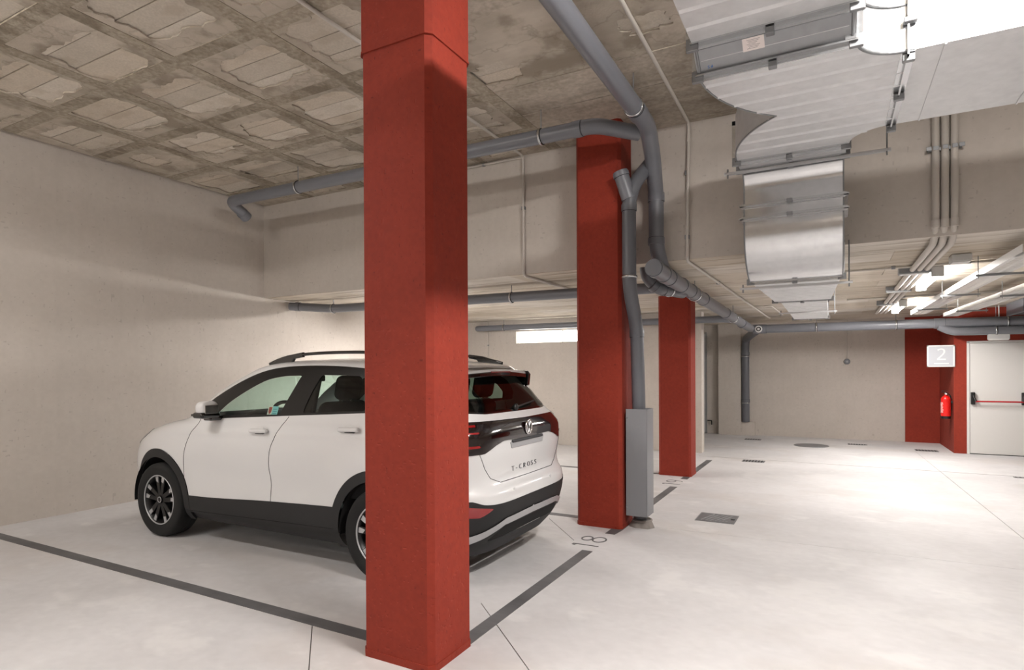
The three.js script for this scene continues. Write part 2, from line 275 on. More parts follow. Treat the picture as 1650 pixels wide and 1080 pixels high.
batten('batten_lamp', 'LED batten on the low ceiling behind the viewer in the aisle', .9, 2.44, -2.6, 'd', 1.25, .6);
batten('batten_lamp', 'LED batten on the low ceiling over the bay behind the viewer', -4.4, 2.44, -2.4, 'x', 1.25);
batten('batten_lamp', 'LED batten on the high ceiling over the bay left of the viewer', -4.6, 3.72, .3, 'x', 1.25, .95);

// window high in the wall behind the bays
{
  const w = new THREE.Group(); w.name = 'window_1'; w.userData.kind = 'structure'; w.userData.label = 'bright frosted strip window high in the bay wall'; w.position.set(-4.905, 2.025, -(DW + .1)); scene.add(w);
  part(w, 'window_frame', merge([box(-5.71, -4.1, 2.025, 2.037, DW + .06, DW + .12), box(-5.71, -4.1, 2.25, 2.262, DW + .06, DW + .12), box(-5.71, -5.7, 2.025, 2.262, DW + .06, DW + .12), box(-4.11, -4.1, 2.025, 2.262, DW + .06, DW + .12), box(-4.71, -4.69, 2.03, 2.26, DW + .06, DW + .12)]), M.white);
  const pm = std({ color: 0xffffff, roughness: .5, emissive: 0xfffaf2, emissiveIntensity: 3 });
  part(w, 'pane', box(-5.7, -4.71, 2.037, 2.25, DW + .085, DW + .095), pm); part(w, 'pane', box(-4.69, -4.11, 2.037, 2.25, DW + .085, DW + .095), pm);
  const L = new THREE.RectAreaLight(0xfffaf2, 3, 1.55, .2); L.position.set(0, .12, .03); L.rotation.y = Math.PI; L.castShadow = true; w.add(L); L.name = 'window_light';
}
// ---------------------------------------------------------------- ventilation duct
{
  const t = thing('ventilation_duct', 'wide galvanised ventilation duct forking under the high ceiling and dropping below the beam', 'duct', [0, HB, -4.8]);
  const H0 = 3.0, H1 = 3.27, arc = (cx, cd, r, a0, a1, n = 14) => Array.from({ length: n + 1 }, (_, k) => { const a = a0 + (a1 - a0) * k / n; return [cx + r * Math.cos(a), cd + r * Math.sin(a)]; });
  const PI = Math.PI, R = .945, r = .22, cx = .33, df = 3.19, dr = 4.61, mid = (df + dr) / 2, aC = Math.asin((mid - df) / R);
  const outline = [...arc(cx, df, R, PI, PI - aC), ...arc(cx, dr, R, PI + aC, PI).slice(1), ...arc(cx, dr, r, PI, 1.5 * PI, 8), ...arc(cx, df, r, PI / 2, PI, 8)];
  part(t, 'fork', uvm(plan(outline, H0, H1)), M.zinc);
  // standing edge strip round the curved cheeks
  const edge = (pts, h, rr_ = .006) => tubeGeo(pts.map(p => P(p[0], h, p[1])), rr_, .001, 6);
  part(t, 'edge_seam', merge([edge(arc(cx, df, R, PI, PI - aC), H0), edge(arc(cx, dr, R, PI + aC, PI), H0), edge(arc(cx, df, r, PI / 2, PI, 8), H0, .009), edge(arc(cx, df, r - .006, PI / 2, PI, 8), H1 - .05, .005)]), M.zincDull);
  // cross ribs on the fork's underside
  const leftX = d => d < mid ? cx - Math.sqrt(R * R - (d - df) ** 2) : cx - Math.sqrt(R * R - (dr - d) ** 2);
  const rightX = d => d < df + r ? cx - Math.sqrt(Math.max(0, r * r - (d - df) ** 2)) : d > dr - r ? cx - Math.sqrt(Math.max(0, r * r - (dr - d) ** 2)) : cx;
  const ribProfile = (d, x0, x1, h = H0) => profileX([[d, h + .002], [d - .02, h + .002], [d - .001, h - .009], [d, h - .009]].map(p => [p[0], p[1]]), x0, x1);
  for (let d = df + .13; d < dr - .03; d += .158) part(t, 'rib', ribProfile(d, leftX(d) + .006, rightX(d) - .004), M.zinc);
  // front branch with its sloping panel
  const x0 = -.617, x1 = .106;
  part(t, 'sloping_section', uvm(profileX([[3.05, 3.1], [3.19, H0], [3.19, H1], [3.05, 3.26]], x0, x1)), std({ map: zincTex, color: 0xc2c4c6, roughness: .6, metalness: .55 }));
  part(t, 'front_branch', uvm(box(x0, x1, 3.1, 3.26, -.7, 3.05)), M.zinc);
  for (let d = 2.9; d > .6; d -= .158) part(t, 'rib', ribProfile(d, x0 + .005, x1 - .005, 3.1), M.zinc);
  {
    const a = P(x0 + .02, 3.054, 3.116), g = rod(P(x0 + .03, 3.047, 3.126), P(x1 - .03, 3.047, 3.126), .0025, 6); part(t, 'rib', g, M.zinc);
  }
  // flanges: angle frames with a clip in the middle and corner pieces
  const flange = (d, h0, h1, xa, xb, tall = .032) => {
    const f = part(t, 'flange', merge([box(xa - tall, xb + tall, h0 - tall, h0 + .002, d - .004, d + .004), box(xa - .008, xb + .008, h0 - .007, h0 + .001, d - .028, d + .028), box(xa - tall, xb + tall, h1, h1 + tall, d - .004, d + .004), box(xa - tall, xa, h0 - tall, h1 + tall, d - .004, d + .004), box(xb, xb + tall, h0 - tall, h1 + tall, d - .004, d + .004)]), M.clamp);
    part(f, 'clip', rbox((xa + xb) / 2 - .02, (xa + xb) / 2 + .02, h0 - tall - .012, h0 - .012, d - .02, d + .02, .005), M.zincDull);
    for (const x of [xa, xb]) part(f, 'corner', rbox(x - .03, x + .03, h0 - tall - .002, h0 + .03, d - .012, d + .012, .004), M.zincDull);
    return f;
  };
  flange(3.05, 3.1, 3.26, x0, x1); flange(3.19, H0, H1, x0, x1, .028); flange(4.62, H0, H1, x0, .09); flange(4.82, H0, H1, x0, .09);
  part(t, 'collar', uvm(box(x0 - .002, .092, H0, H1, dr, 4.83)), M.zinc);
  // frame round the sloping panel
  for (const x of [x0 + .014, x1 - .014]) part(t, 'panel_frame', rod(P(x, 3.098, 3.056), P(x, 3.0, 3.184), .007), M.zincDull);
  // S-shaped drop in front of the beam: upper inner curve, riser, lower outer curve
  const ri = .13, ro = .40, dv = 4.95, cU = [4.82, 2.87], cL = [5.35, 2.6];
  const qa = (c, rad, a0, a1, n = 14) => Array.from({ length: n + 1 }, (_, k) => { const a = a0 + (a1 - a0) * k / n; return [c[0] + rad * Math.cos(a), c[1] + rad * Math.sin(a)]; });
  const upper = [...qa(cU, ri, PI / 2, 0), [dv, 2.64], [5.22, 2.64], ...qa(cU, ro, 0, PI / 2)];
  const lower = [[dv, 2.64], ...qa(cL, ro, PI, 1.5 * PI), ...qa(cL, .13, 1.5 * PI, PI), [5.22, 2.64]];
  const smoothX = (pts, a, b) => { const g = profileX(pts, a, b); return uvm(g); };
  part(t, 'upper_bend', curved(upper, x0 + .01, .08), M.zincShiny);
  part(t, 'lower_bend', curved(lower, x0 + .01, .08), M.zincShiny);
  const sideEdge = (pts, x) => tubeGeo(pts.map(p => P(x, p[1], p[0])), .006, .001, 6);
  part(t, 'edge_seam', merge([sideEdge([...qa(cU, ri, PI / 2, 0), [dv, 2.66]], x0 + .01), sideEdge([...qa(cU, ri, PI / 2, 0), [dv, 2.66]], .08), sideEdge([[dv, 2.64], ...qa(cL, ro, PI, 1.5 * PI)], x0 + .01), sideEdge([[dv, 2.64], ...qa(cL, ro, PI, 1.5 * PI)], .08)]), M.zincDull);
  for (const h of [2.745, 2.645]) { const f = part(t, 'flange', merge([box(x0 - .025, .116, h - .004, h + .004, dv - .034, dv), box(x0 - .012, .104, h - .016, h + .016, dv - .014, dv), box(x0 - .02, x0 + .01, h - .004, h + .004, dv - .03, 5.25), box(.08, .112, h - .004, h + .004, dv - .03, 5.25), box(x0, .09, h - .02, h + .02, dv - .006, dv)]), M.clamp); part(f, 'clip', rbox(-.3, -.26, h - .014, h + .014, dv - .045, dv - .01, .004), M.zincDull); }
  // lower run under the low ceiling, tapering in steps
  const taper = (a0, a1, b0, b1, d0, d1, h0, h1) => uvm(plan([[a0, d0], [a1, d0], [b1, d1], [b0, d1]], h0, h1));
  part(t, 'lower_run', taper(x0 + .01, .07, -.545, -.005, 5.35, 7.0, 2.2, 2.47), M.zinc);
  for (let d = 5.48; d < 6.95; d += .12) { const k = (d - 5.35) / 1.65; part(t, 'rib', ribProfile(d, x0 + .02 + .06 * k, .06 - .075 * k, 2.2), M.zinc); }
  part(t, 'lower_run', taper(-.51, -.04, -.5, -.05, 7.0, 9.9, 2.225, 2.46), M.zinc);
  for (let d = 7.2; d < 9.8; d += .2) part(t, 'rib', ribProfile(d, -.5, -.055, 2.225), M.zinc);
  flange(5.36, 2.2, 2.47, x0 + .01, .075, .02); flange(6.99, 2.2, 2.47, -.545, -.005, .018); flange(9.88, 2.225, 2.46, -.5, -.05, .016);
  // hanging channels
  for (const [xa, xb, h, d, top] of [[-.72, .36, 2.955, 4.72, HC - .03], [-.7, .15, 2.165, 5.42, HB], [-.6, .06, 2.19, 8.3, HB]]) {
    const s = part(t, 'hanger_bar', merge([box(xa, xb, h - .014, h + .002, d - .014, d - .011), box(xa, xb, h - .014, h + .002, d + .011, d + .014), box(xa, xb, h, h + .003, d - .014, d + .014)]), M.zinc);
    part(s, 'rod', rod(P(xb - .025, h - .04, d), P(xb - .025, top, d), .005), M.zincDull); part(s, 'bolt', rod(P(xa + .025, h - .04, d), P(xa + .025, h + .03, d), .006), M.zincDull);
  }
  // main trunk towards the right with lengthwise flange, ribs and G-clamps
  part(t, 'main_trunk', uvm(box(cx, XRIGHT, H0, H1, df + r, dr - r)), M.zinc);
  const fl = part(t, 'flange', merge([box(cx - .004, cx + .004, H0 - .03, H0 + .002, df + r - .03, dr - r + .03), box(cx - .03, cx + .03, H0 - .006, H0 + .001, df + r, dr - r), box(cx - .004, cx + .004, H0 - .03, H1 + .03, df + r - .03, df + r), box(cx - .03, cx + .03, H0, H1, df + r - .006, df + r + .001), box(cx - .27 , cx - .225, H0, H1, df - .03, df - .004)]), M.clamp);
  for (const d of [df + r + .02, mid, dr - r]) part(fl, 'clip', rbox(cx - .022, cx + .03, H0 - .045, H0 - .01, d - .014, d + .014, .004), M.zincDull);
  part(fl, 'clip', rbox(cx - .02, cx + .035, 3.12, 3.145, df + r - .045, df + r - .01, .004), M.zincDull);
  for (const x of [.48, .95, 1.42, 1.89, 2.36]) part(t, 'rib', merge([box(x - .004, x + .004, H0 - .006, H0 + .001, df + r, dr - r), box(x - .004, x + .004, H0, H1, df + r - .006, df + r)]), M.zinc);
  // maker's sticker and a pen mark on the sloping panel
  const lab = new THREE.Group(); lab.name = 'sticker'; lab.userData.label = 'white printed sticker marked CE';
  const cv = document.createElement('canvas'); cv.width = 256; cv.height = 220; const c = cv.getContext('2d'); c.fillStyle = '#efe6e2'; c.fillRect(0, 0, 256, 220); c.fillStyle = '#444'; c.font = 'bold 44px sans-serif'; c.fillText('CE', 92, 52); c.strokeStyle = '#8a8080'; c.lineWidth = 5;
  for (let k = 0; k < 7; k++) { c.beginPath(); c.moveTo(50 + (k % 3) * 12, 82 + k * 18); c.lineTo(205 - (k % 4) * 16, 82 + k * 18); c.stroke(); }
  const ct = new THREE.CanvasTexture(cv); ct.colorSpace = THREE.SRGBColorSpace;
  const st = new THREE.PlaneGeometry(.1, .085); const sMesh = setup(new THREE.Mesh(st, std({ map: ct, roughness: .6 }))); sMesh.name = 'sticker'; sMesh.userData.label = 'white printed sticker marked CE';
  // the panel leans: its outer face looks down and towards the viewer
  const nrm = new THREE.Vector3(0, -.14, .1).normalize(), upv = new THREE.Vector3(0, .1, .14).normalize();
  const basis = new THREE.Matrix4().makeBasis(new THREE.Vector3(1, 0, 0), upv, nrm); sMesh.quaternion.setFromRotationMatrix(basis);
  const pt = P(-.335, 3.068, 3.095).addScaledVector(nrm, .002).sub(t.position); sMesh.position.copy(pt); t.add(sMesh);
  const pm = std({ color: 0x3a6fb8, roughness: .7 }); const mk = (a, b) => { const q = v => P(-.56, 3.02, 3.162).add(new THREE.Vector3(v[0], 0, 0)).addScaledVector(upv, v[1]).addScaledVector(nrm, .001); return rod(q(a), q(b), .0012, 5); };
  part(t, 'pen_mark', merge([mk([0, .012], [.008, .016]), mk([0, .012], [.008, .004]), mk([.008, .004], [-.001, 0]), mk([.016, 0], [.022, .016]), mk([.022, .016], [.022, 0]), mk([.014, .007], [.026, .007])]), pm);
}
function curved(pts, xa, xb) {            // closed side outline (d, h) pulled along x, smooth where it bends gently
  const g = profileX(pts, xa, xb); g.deleteAttribute('normal');
  const n = g.index ? g.toNonIndexed() : g; n.deleteAttribute('uv');
  const m = mergeVertices(n, 1e-5); const q = m.toNonIndexed(); q.computeVertexNormals();
  // smooth normals between faces under 25 degrees
  const p = q.attributes.position, N = q.attributes.normal, map = new Map(), key = i => [p.getX(i), p.getY(i), p.getZ(i)].map(v => Math.round(v * 1e4)).join();
  for (let i = 0; i < p.count; i++) { const k = key(i); if (!map.has(k)) map.set(k, []); map.get(k).push(new THREE.Vector3().fromBufferAttribute(N, i)); }
  const out = new Float32Array(p.count * 3);
  for (let i = 0; i < p.count; i++) { const n0 = new THREE.Vector3().fromBufferAttribute(N, i), s = new THREE.Vector3(); for (const v of map.get(key(i))) if (v.dot(n0) > .85) s.add(v); s.normalize(); s.toArray(out, i * 3); }
  q.setAttribute('normal', new THREE.BufferAttribute(out, 3));
  return uvm(q);
}

// ---------------------------------------------------------------- drain pipes
function pipeRun(label, pts, r, opt = {}) {
  const V = pts.map(p => P(...p)), t = thing('drain_pipe', label, 'pipe', [V[0].x, V[0].y, V[0].z], 'grey plastic drain pipes');
  part(t, 'pipe', tubeGeo(V, r, opt.bend ?? .16, 22), opt.mat || M.pipe);
  for (const [a, b] of opt.couplings || []) { part(t, 'coupling', rod(P(...a), P(...b), r * 1.1, 22), opt.mat || M.pipe); const d = P(...b).sub(P(...a)).normalize(); part(t, 'seal_ring', rod(P(...b), P(...b).addScaledVector(d, .004), r * 1.04, 22), M.rubber); }
  for (const [c, n, top] of opt.clamps || []) {
    const g = new THREE.TorusGeometry(r + .003, .008, 6, 28); g.scale(1, 1, 1.6); g.lookAt(new THREE.Vector3(n[0], n[1], -n[2])); g.translate(c[0], c[1], -c[2]);
    const k = part(t, 'clamp', g, M.clamp);
    const g2 = new THREE.TorusGeometry(r + .002, .005, 6, 28); g2.lookAt(new THREE.Vector3(n[0], n[1], -n[2])); g2.translate(c[0] + n[0] * .012, c[1], -(c[2] + n[2] * .012)); part(k, 'rubber_lining', g2, M.rubber);
    if (top) part(k, 'rod', rod(P(c[0], c[1] + r, c[2]), P(c[0], top, c[2]), .005), M.zincDull);
    if (opt.lug) part(k, 'bolt', rod(P(c[0] - .02, c[1], c[2] - r), P(c[0] + .02, c[1], c[2] - r), .006), M.clamp);
  }
  return t;
}
pipeRun('thick grey pipe along the high ceiling bending down beside the middle column', [[-1.35, 3.56, -.7], [-1.35, 3.5, 4.86], [-1.40, 3.36, 5.2], [-1.45, 3.1, 5.5], [-1.45, 2.62, 5.5], [-1.42, 2.4, 5.62]], .07, { bend: .1, couplings: [[[-1.35, 3.503, 4.62], [-1.35, 3.503, 4.5]], [[-1.45, 3.12, 5.5], [-1.45, 3.04, 5.5]], [[-1.45, 2.64, 5.5], [-1.45, 2.70, 5.5]]], clamps: [[[-1.35, 3.504, 4.46], [0, 0, 1], HC - .03], [[-1.35, 3.53, 1.8], [0, 0, 1], HC - .03]] });
pipeRun('grey pipe running across under the high ceiling in front of the beam', [[-6.5, 3.41, 4.96], [-6.48, 3.45, 4.88], [-6.46, 3.54, 4.7], [-1.75, 3.525, 4.7], [-1.45, 3.49, 4.95]], .064, { bend: .1, couplings: [[[-1.95, 3.525, 4.7], [-1.87, 3.525, 4.7]], [[-6.485, 3.45, 4.88], [-6.5, 3.41, 4.96]]], clamps: [[[-5.29, 3.537, 4.7], [1, 0, 0], HC - .03], [[-2.26, 3.526, 4.7], [1, 0, 0], HC - .03]] });
pipeRun('grey pipe that drops down the side of the middle column into the metal guard', [[-1.43, 3.4, 5.36], [-1.56, 3.16, 5.2], [-1.603, 2.99, 5.15], [-1.603, 2.2, 5.15], [-1.6, 1.86, 5.36], [-1.59, 1.2, 5.38], [-1.59, .002, 5.42]], .062, { bend: .14, mat: M.pipeDark, couplings: [[[-1.603, 2.95, 5.15], [-1.603, 2.89, 5.15]], [[-1.6, 1.84, 5.362], [-1.599, 1.77, 5.363]]], clamps: [[[-1.603, 2.3, 5.15], [0, 1, 0]]] });
pipeRun('short capped grey branch stub at the top of the column pipe', [[-1.672, 3.245, 5.11], [-1.603, 3.0, 5.15]], .066, { couplings: [[[-1.668, 3.23, 5.112], [-1.66, 3.20, 5.117]]] });
pipeRun('long grey pipe under the low ceiling running away towards the far wall', [[-1.40, 2.375, 5.2], [-1.40, 2.335, 7.4], [-1.4, 2.27, 12.35]], .074, { couplings: [5.22, 5.55, 5.78, 6.3, 6.75, 7.5, 9.2, 11].map(d => [[-1.40, 2.375 - (d - 5.2) * .0165, d], [-1.40, 2.375 - (d + .1 - 5.2) * .0165, d + .1]]), clamps: [[[-1.40, 2.34, 7.0], [0, 0, 1], HB], [[-1.4, 2.3, 10], [0, 0, 1], HB]] });
pipeRun('dark grey bend that comes out of the low ceiling beside the long pipe', [[-1.66, HB + .05, 5.86], [-1.645, 2.4, 5.86], [-1.56, 2.29, 5.95], [-1.43, 2.3, 6.5]], .06, { bend: .06, mat: M.pipeDark, couplings: [[[-1.60, 2.33, 5.90], [-1.57, 2.30, 5.93]], [[-1.535, 2.293, 6.06], [-1.515, 2.294, 6.14]]], clamps: [[[-1.50, 2.296, 6.2], [.25, 0, 1]]] });
pipeRun('grey pipe running across under the low ceiling above the car roof', [[-6.98, 2.42, 6.05], [-6.75, 2.40, 6.12], [-6.3, 2.365, 6.22], [-1.62, 2.345, 6.3], [-1.43, 2.34, 6.5]], .06, { bend: .1, couplings: [[[-6.9, 2.414, 6.075], [-6.83, 2.408, 6.095]]], clamps: [[[-6.3, 2.365, 6.22], [1, 0, 0], HB], [[-5.6, 2.36, 6.23], [1, 0, 0], HB], [[-3.42, 2.35, 6.27], [1, 0, 0], HB], [[-4.6, 2.356, 6.25], [1, 0, 0], HB]] });
pipeRun('grey pipe high along the wall with the bright strip window', [[-6.55, 2.36, 10.62], [-6.55, 2.345, 10.48], [-1.6, 2.325, 10.48], [-1.42, 2.30, 10.7]], .058, { bend: .1, clamps: [[[-5.9, 2.342, 10.48], [1, 0, 0], HB], [[-3.2, 2.335, 10.48], [1, 0, 0], HB]] });
{
  const t = pipeRun('grey pipe running along the far wall towards the red lobby', [[-1.36, 2.255, 12.4], [6.5, 2.21, 12.1]], .082, { couplings: [[[-1.36, 2.255, 12.4], [-1.12, 2.253, 12.39]], [[1.55, 2.237, 12.28], [1.7, 2.237, 12.28]]], clamps: [[[-.25, 2.248, 12.35], [1, 0, 0], HB], [[1.0, 2.24, 12.3], [1, 0, 0], HB], [[2.53, 2.232, 12.24], [1, 0, 0], HB]] });
  part(t, 'cap', rod(P(-1.25, 2.25, 12.36), P(-1.25, 2.25, 12.28), .066, 22), M.white); part(t, 'cap_ring', (() => { const g = new THREE.TorusGeometry(.035, .008, 6, 22); g.translate(-1.25, 2.25, -12.278); return g; })(), M.rubber);
}
pipeRun('second grey pipe hanging just below the far pipe at the red lobby', [[1.62, 2.19, 12.27], [1.8, 2.09, 12.25], [6.5, 2.06, 12.08]], .07, { bend: .1, clamps: [[[2.38, 2.085, 12.23], [1, 0, 0], HB]] });
pipeRun('grey upright pipe on the far wall standing on a low plinth', [[-1.3, 2.24, 12.5], [-1.5, 2.2, 13.3], [-1.68, 2.14, 13.93], [-1.695, 1.95, 13.95], [-1.695, .3, 13.98]], .082, { bend: .12, mat: M.pipeDark, couplings: [[[-1.695, 1.85, 13.95], [-1.695, 1.78, 13.95]], [[-1.695, .73, 13.975], [-1.695, .8, 13.973]]], clamps: [[[-1.695, .72, 13.975], [0, 1, 0]], [[-1.695, 1.76, 13.955], [0, 1, 0]]] });

// metal guard round the foot of the column pipe
{
  const t = thing('pipe_guard', 'folded galvanised sheet guard around the pipe beside the middle column', 'guard', [-1.58, .125, -5.36]);
  const x0 = -1.675, x1 = -1.478, d0 = 5.255, d1 = 5.47, h0 = .125, h1 = 1.105;
  part(t, 'front_sheet', rbox(x0, x1, h0, h1, d0, d0 + .004, .0015), M.guard); part(t, 'side_sheet', rbox(x1 - .004, x1, h0, h1, d0, d1, .0015), M.guard); part(t, 'back_sheet', rbox(x0, x1, h0, h1, d1 - .004, d1, .0015), M.guard);
  for (const h of [h0 + .08, h1 - .08]) part(t, 'screw', rod(P(x0 + .012, h, d0 - .004), P(x0 + .012, h, d0), .007, 10), M.clamp);
}
{ const t = thing('mortar_lump', 'small grey mortar footing under the pipe guard', 'footing', [-1.57, 0, -5.42]); const g = new THREE.CylinderGeometry(.085, .11, .06, 18, 3); const p = g.attributes.position; for (let i = 0; i < p.count; i++) { const a = Math.atan2(p.getZ(i), p.getX(i)); const k = 1 + .12 * Math.sin(a * 3) + .08 * Math.sin(a * 7 + 1); p.setX(i, p.getX(i) * k); p.setZ(i, p.getZ(i) * k); } g.computeVertexNormals(); g.translate(-1.57, .03, -5.42); part(t, 'mound', uvm(g), M.mortar); part(t, 'rim', uvm((() => { const q = new THREE.TorusGeometry(.082, .012, 6, 20); q.rotateX(Math.PI / 2); q.translate(-1.57, .06, -5.42); return q; })()), M.mortar); }

// ---------------------------------------------------------------- conduits, boxes, trays
function conduit(label, pts, r, clips = [], group = 'thin grey conduits', sleeves = []) {
  const V = pts.map(p => P(...p)), t = thing('conduit', label, 'conduit', [V[0].x, V[0].y, V[0].z], group);
  part(t, 'tube', tubeGeo(V, r, .05 + r, 12), M.conduit);
  for (const [a, b] of sleeves) part(t, 'sleeve', rod(P(...a), P(...b), r * 1.18, 12), M.conduit);
  for (const [x, h, d] of clips) part(t, 'clip', rbox(x - r - .006, x + r + .006, h - r - .004, h + r + .004, d - r - .004, d + r + .004, .004), M.zincDull);
  return t;
}
conduit('thin conduit on the high ceiling near the nearest column that turns down the beam', [[-2.88, 3.752, -.69], [-2.9, 3.752, 5.59], [-2.905, 2.478, 5.595], [-2.86, 2.476, 9.5]], .014, [[-2.904, 3.2, 5.6], [-2.88, 3.757, 2.0], [-2.87, 2.482, 7.0]]);
conduit('short thin conduit along the top of the beam beside the nearest column', [[-4.4, 3.745, 5.598], [-2.92, 3.745, 5.598]], .011, [[-3.4, 3.745, 5.603]]);
conduit('thin conduit beside the wide duct that turns down the beam', [[-1.1, 3.752, -.69], [-1.165, 3.752, 5.585], [-1.187, 2.478, 5.592], [-1.08, 2.476, 12.6]], .015, [[-1.185, 3.3, 5.6], [-1.186, 2.7, 5.6], [-1.17, 2.482, 7.2]], 'thin grey conduits', [[[-1.166, 3.65, 5.588], [-1.17, 3.58, 5.589]]]);
conduit('thin conduit loop on the low ceiling beside the long pipe', [[-1.1, 2.478, 10.2], [-.85, 2.478, 10.2], [-.8, 2.478, 12.0]], .012);
{
  const xs = [.717, .777, .837];
  xs.forEach((x, i) => conduit(['first of three thick conduits down the beam, nearest the duct', 'middle one of three thick conduits down the beam', 'rightmost of three thick conduits down the beam'][i], [[x, 3.75, 5.58], [x, 2.6, 5.58], [x, 2.455, 5.7], [x - .01 + i * .004, 2.455, 12.2]], .025, [], 'thick conduits down the beam', [[[x, 2.62, 5.58], [x, 2.56, 5.585]]]));
  const t = thing('conduit_rail', 'steel clamp rail holding the three thick conduits to the beam', 'bracket', [.777, 3.17, -5.55]); part(t, 'rail', rbox(.665, .885, 3.155, 3.185, 5.585, 5.612, .003), M.zincDull); for (const x of [.672, .717, .777, .837, .88]) part(t, 'clamp', rbox(x - .018, x + .018, 3.155, 3.185, 5.55, 5.556, .002), M.zincDull);
  for (const [d, lab] of [[7.12, 'grey cable box crossing the three conduits near the beam'], [8.7, 'steel rail under the three conduits beside the lit batten'], [10.4, 'far steel rail under the three conduits']]) { const w = d === 7.12 ? .06 : .02; const b = thing('cable_box', lab, 'box', [.78, 2.43, -d], 'boxes and rails under the conduits'); part(b, 'body', rbox(.6, .87, 2.42, HB - .01, d - w, d + w, .006), M.zincDull); part(b, 'lid', rbox(.61, .86, 2.412, 2.42, d - w + .006, d + w - .006, .003), M.housing); }
}
conduit('thin conduit crossing the low ceiling from the duct to the cable tray', [[.12, 2.478, 7.02], [1.6, 2.478, 7.0]], .012, [[.55, 2.48, 7.015], [1.16, 2.48, 7.005]]);
conduit('farther thin conduit crossing the low ceiling behind the lit batten', [[.2, 2.478, 9.9], [2.6, 2.478, 9.85]], .012, [[.9, 2.48, 9.89]]);
{ const t = thing('junction_box', 'small grey junction box on the low ceiling near the beam', 'box', [1.03, 2.44, -6.62]); part(t, 'body', rbox(.96, 1.11, 2.43, 2.495, 6.55, 6.72, .008), M.housing); part(t, 'lid', rbox(.965, 1.105, 2.422, 2.43, 6.555, 6.715, .003), M.housing); for (const s of [.99, 1.03, 1.07]) part(t, 'gland', rod(P(s, 2.46, 6.72), P(s, 2.46, 6.78), .012), M.conduit); }
function tray(label, x0, x1, d0, d1, h) {
  const t = thing('cable_tray', label, 'cable tray', [(x0 + x1) / 2, h, -(d0 + d1) / 2], 'white cable trays'); const w = .1, s = x => x, L = d1 - d0, ang = Math.atan2(x1 - x0, L);
  const place = g => { g.rotateY(-ang); g.translate((x0 + x1) / 2, h, -(d0 + d1) / 2); return g; };
  const bx = (a, b, c, d, e, f) => { const g = new THREE.BoxGeometry(b - a, d - c, f - e); g.translate((a + b) / 2, (c + d) / 2, (e + f) / 2); return g; };
  for (const k of [-1, 1]) part(t, 'side', place(bx(k * w - .002, k * w + .002, 0, .06, -L / 2, L / 2)), M.white);
  // perforated base: cross bars with openings between them
  const bars = []; for (let z = -L / 2; z < L / 2; z += .05) bars.push(bx(-w, w, 0, .002, z, z + .03)); bars.push(bx(-w, -w + .03, 0, .002, -L / 2, L / 2), bx(w - .03, w, 0, .002, -L / 2, L / 2), bx(-.012, .012, 0, .002, -L / 2, L / 2));
  part(t, 'perforated_base', place(merge(bars)), M.white);
  for (const z of [-L * .32, 0, L * .3]) { const b = part(t, 'hanger_bar', place(bx(-.16, .22, -.022, -.002, z - .012, z + .012)), M.zincDull); for (const x of [-.14, .2]) part(b, 'rod', place(rod(new THREE.Vector3(x, -.04, z), new THREE.Vector3(x, HB - h, z), .004)), M.zincDull); }
  return t;
}
tray('white perforated cable tray beside the lit battens', 1.36, 1.22, 4.0 + 1.66, 11.3, 2.33);
tray('farther white perforated cable tray towards the red lobby', 2.1, 1.74, 5.7, 12.0, 2.33);
{ const t = thing('dark_duct', 'dark grey duct above the pipes at the red lobby', 'duct', [4.0, 2.36, -12.3]); part(t, 'body', uvm(rbox(2.5, 6.5, 2.31, 2.49, 11.1, 12.0, .02)), std({ color: 0x3a3a3c, roughness: .7 })); part(t, 'collar', rbox(2.47, 2.53, 2.3, 2.495, 11.08, 12.02, .01), M.pipeDark); }

// ---------------------------------------------------------------- floor markings and covers
function line(label, pts, group) { const g = extrude(pts, .0025); g.rotateX(-Math.PI / 2); const t = tag(mesh('parking_line', uvm(g), M.strip), label, 'line', group); t.position.y = .0; return t; }
const G1 = 'dark lines along the bay fronts';
line('dark grey side line running from the nearest column to the left wall', [[-7.0, 2.4295], [-2.14, 2.4295], [-2.14, 2.523], [-7.0, 2.523]], 'dark lines between bays');
line('dark grey side line between the car and the middle column', [[-7.0, 5.42], [-2.14, 5.42], [-2.14, 5.51], [-7.0, 5.51]], 'dark lines between bays');
line('dark grey side line beside the farthest column', [[-7.0, 8.22], [-2.14, 8.22], [-2.14, 8.31], [-7.0, 8.31]], 'dark lines between bays');
line('long dark front line from the nearest column to floor number 18', [[-1.795, 2.66], [-1.706, 2.66], [-1.706, 4.47], [-1.795, 4.47]], G1);
line('short dark front line piece under the middle column', [[-1.795, 5.02], [-1.706, 5.02], [-1.69, 5.195], [-1.69, 5.8], [-1.795, 5.8]].map(p => p), G1);
line('dark front line from the pipe guard to floor number 19', [[-1.795, 5.56], [-1.706, 5.56], [-1.706, 7.42], [-1.795, 7.42]].map((p, i) => [p[0], Math.max(p[1], 5.81)]), G1);
line('short dark front line piece under the farthest column', [[-1.795, 8.0], [-1.706, 8.0], [-1.706, 8.19], [-1.795, 8.19]], G1);
line('dark front line beyond the farthest column', [[-1.795, 8.55], [-1.706, 8.55], [-1.706, 9.87], [-1.795, 9.87]], G1);
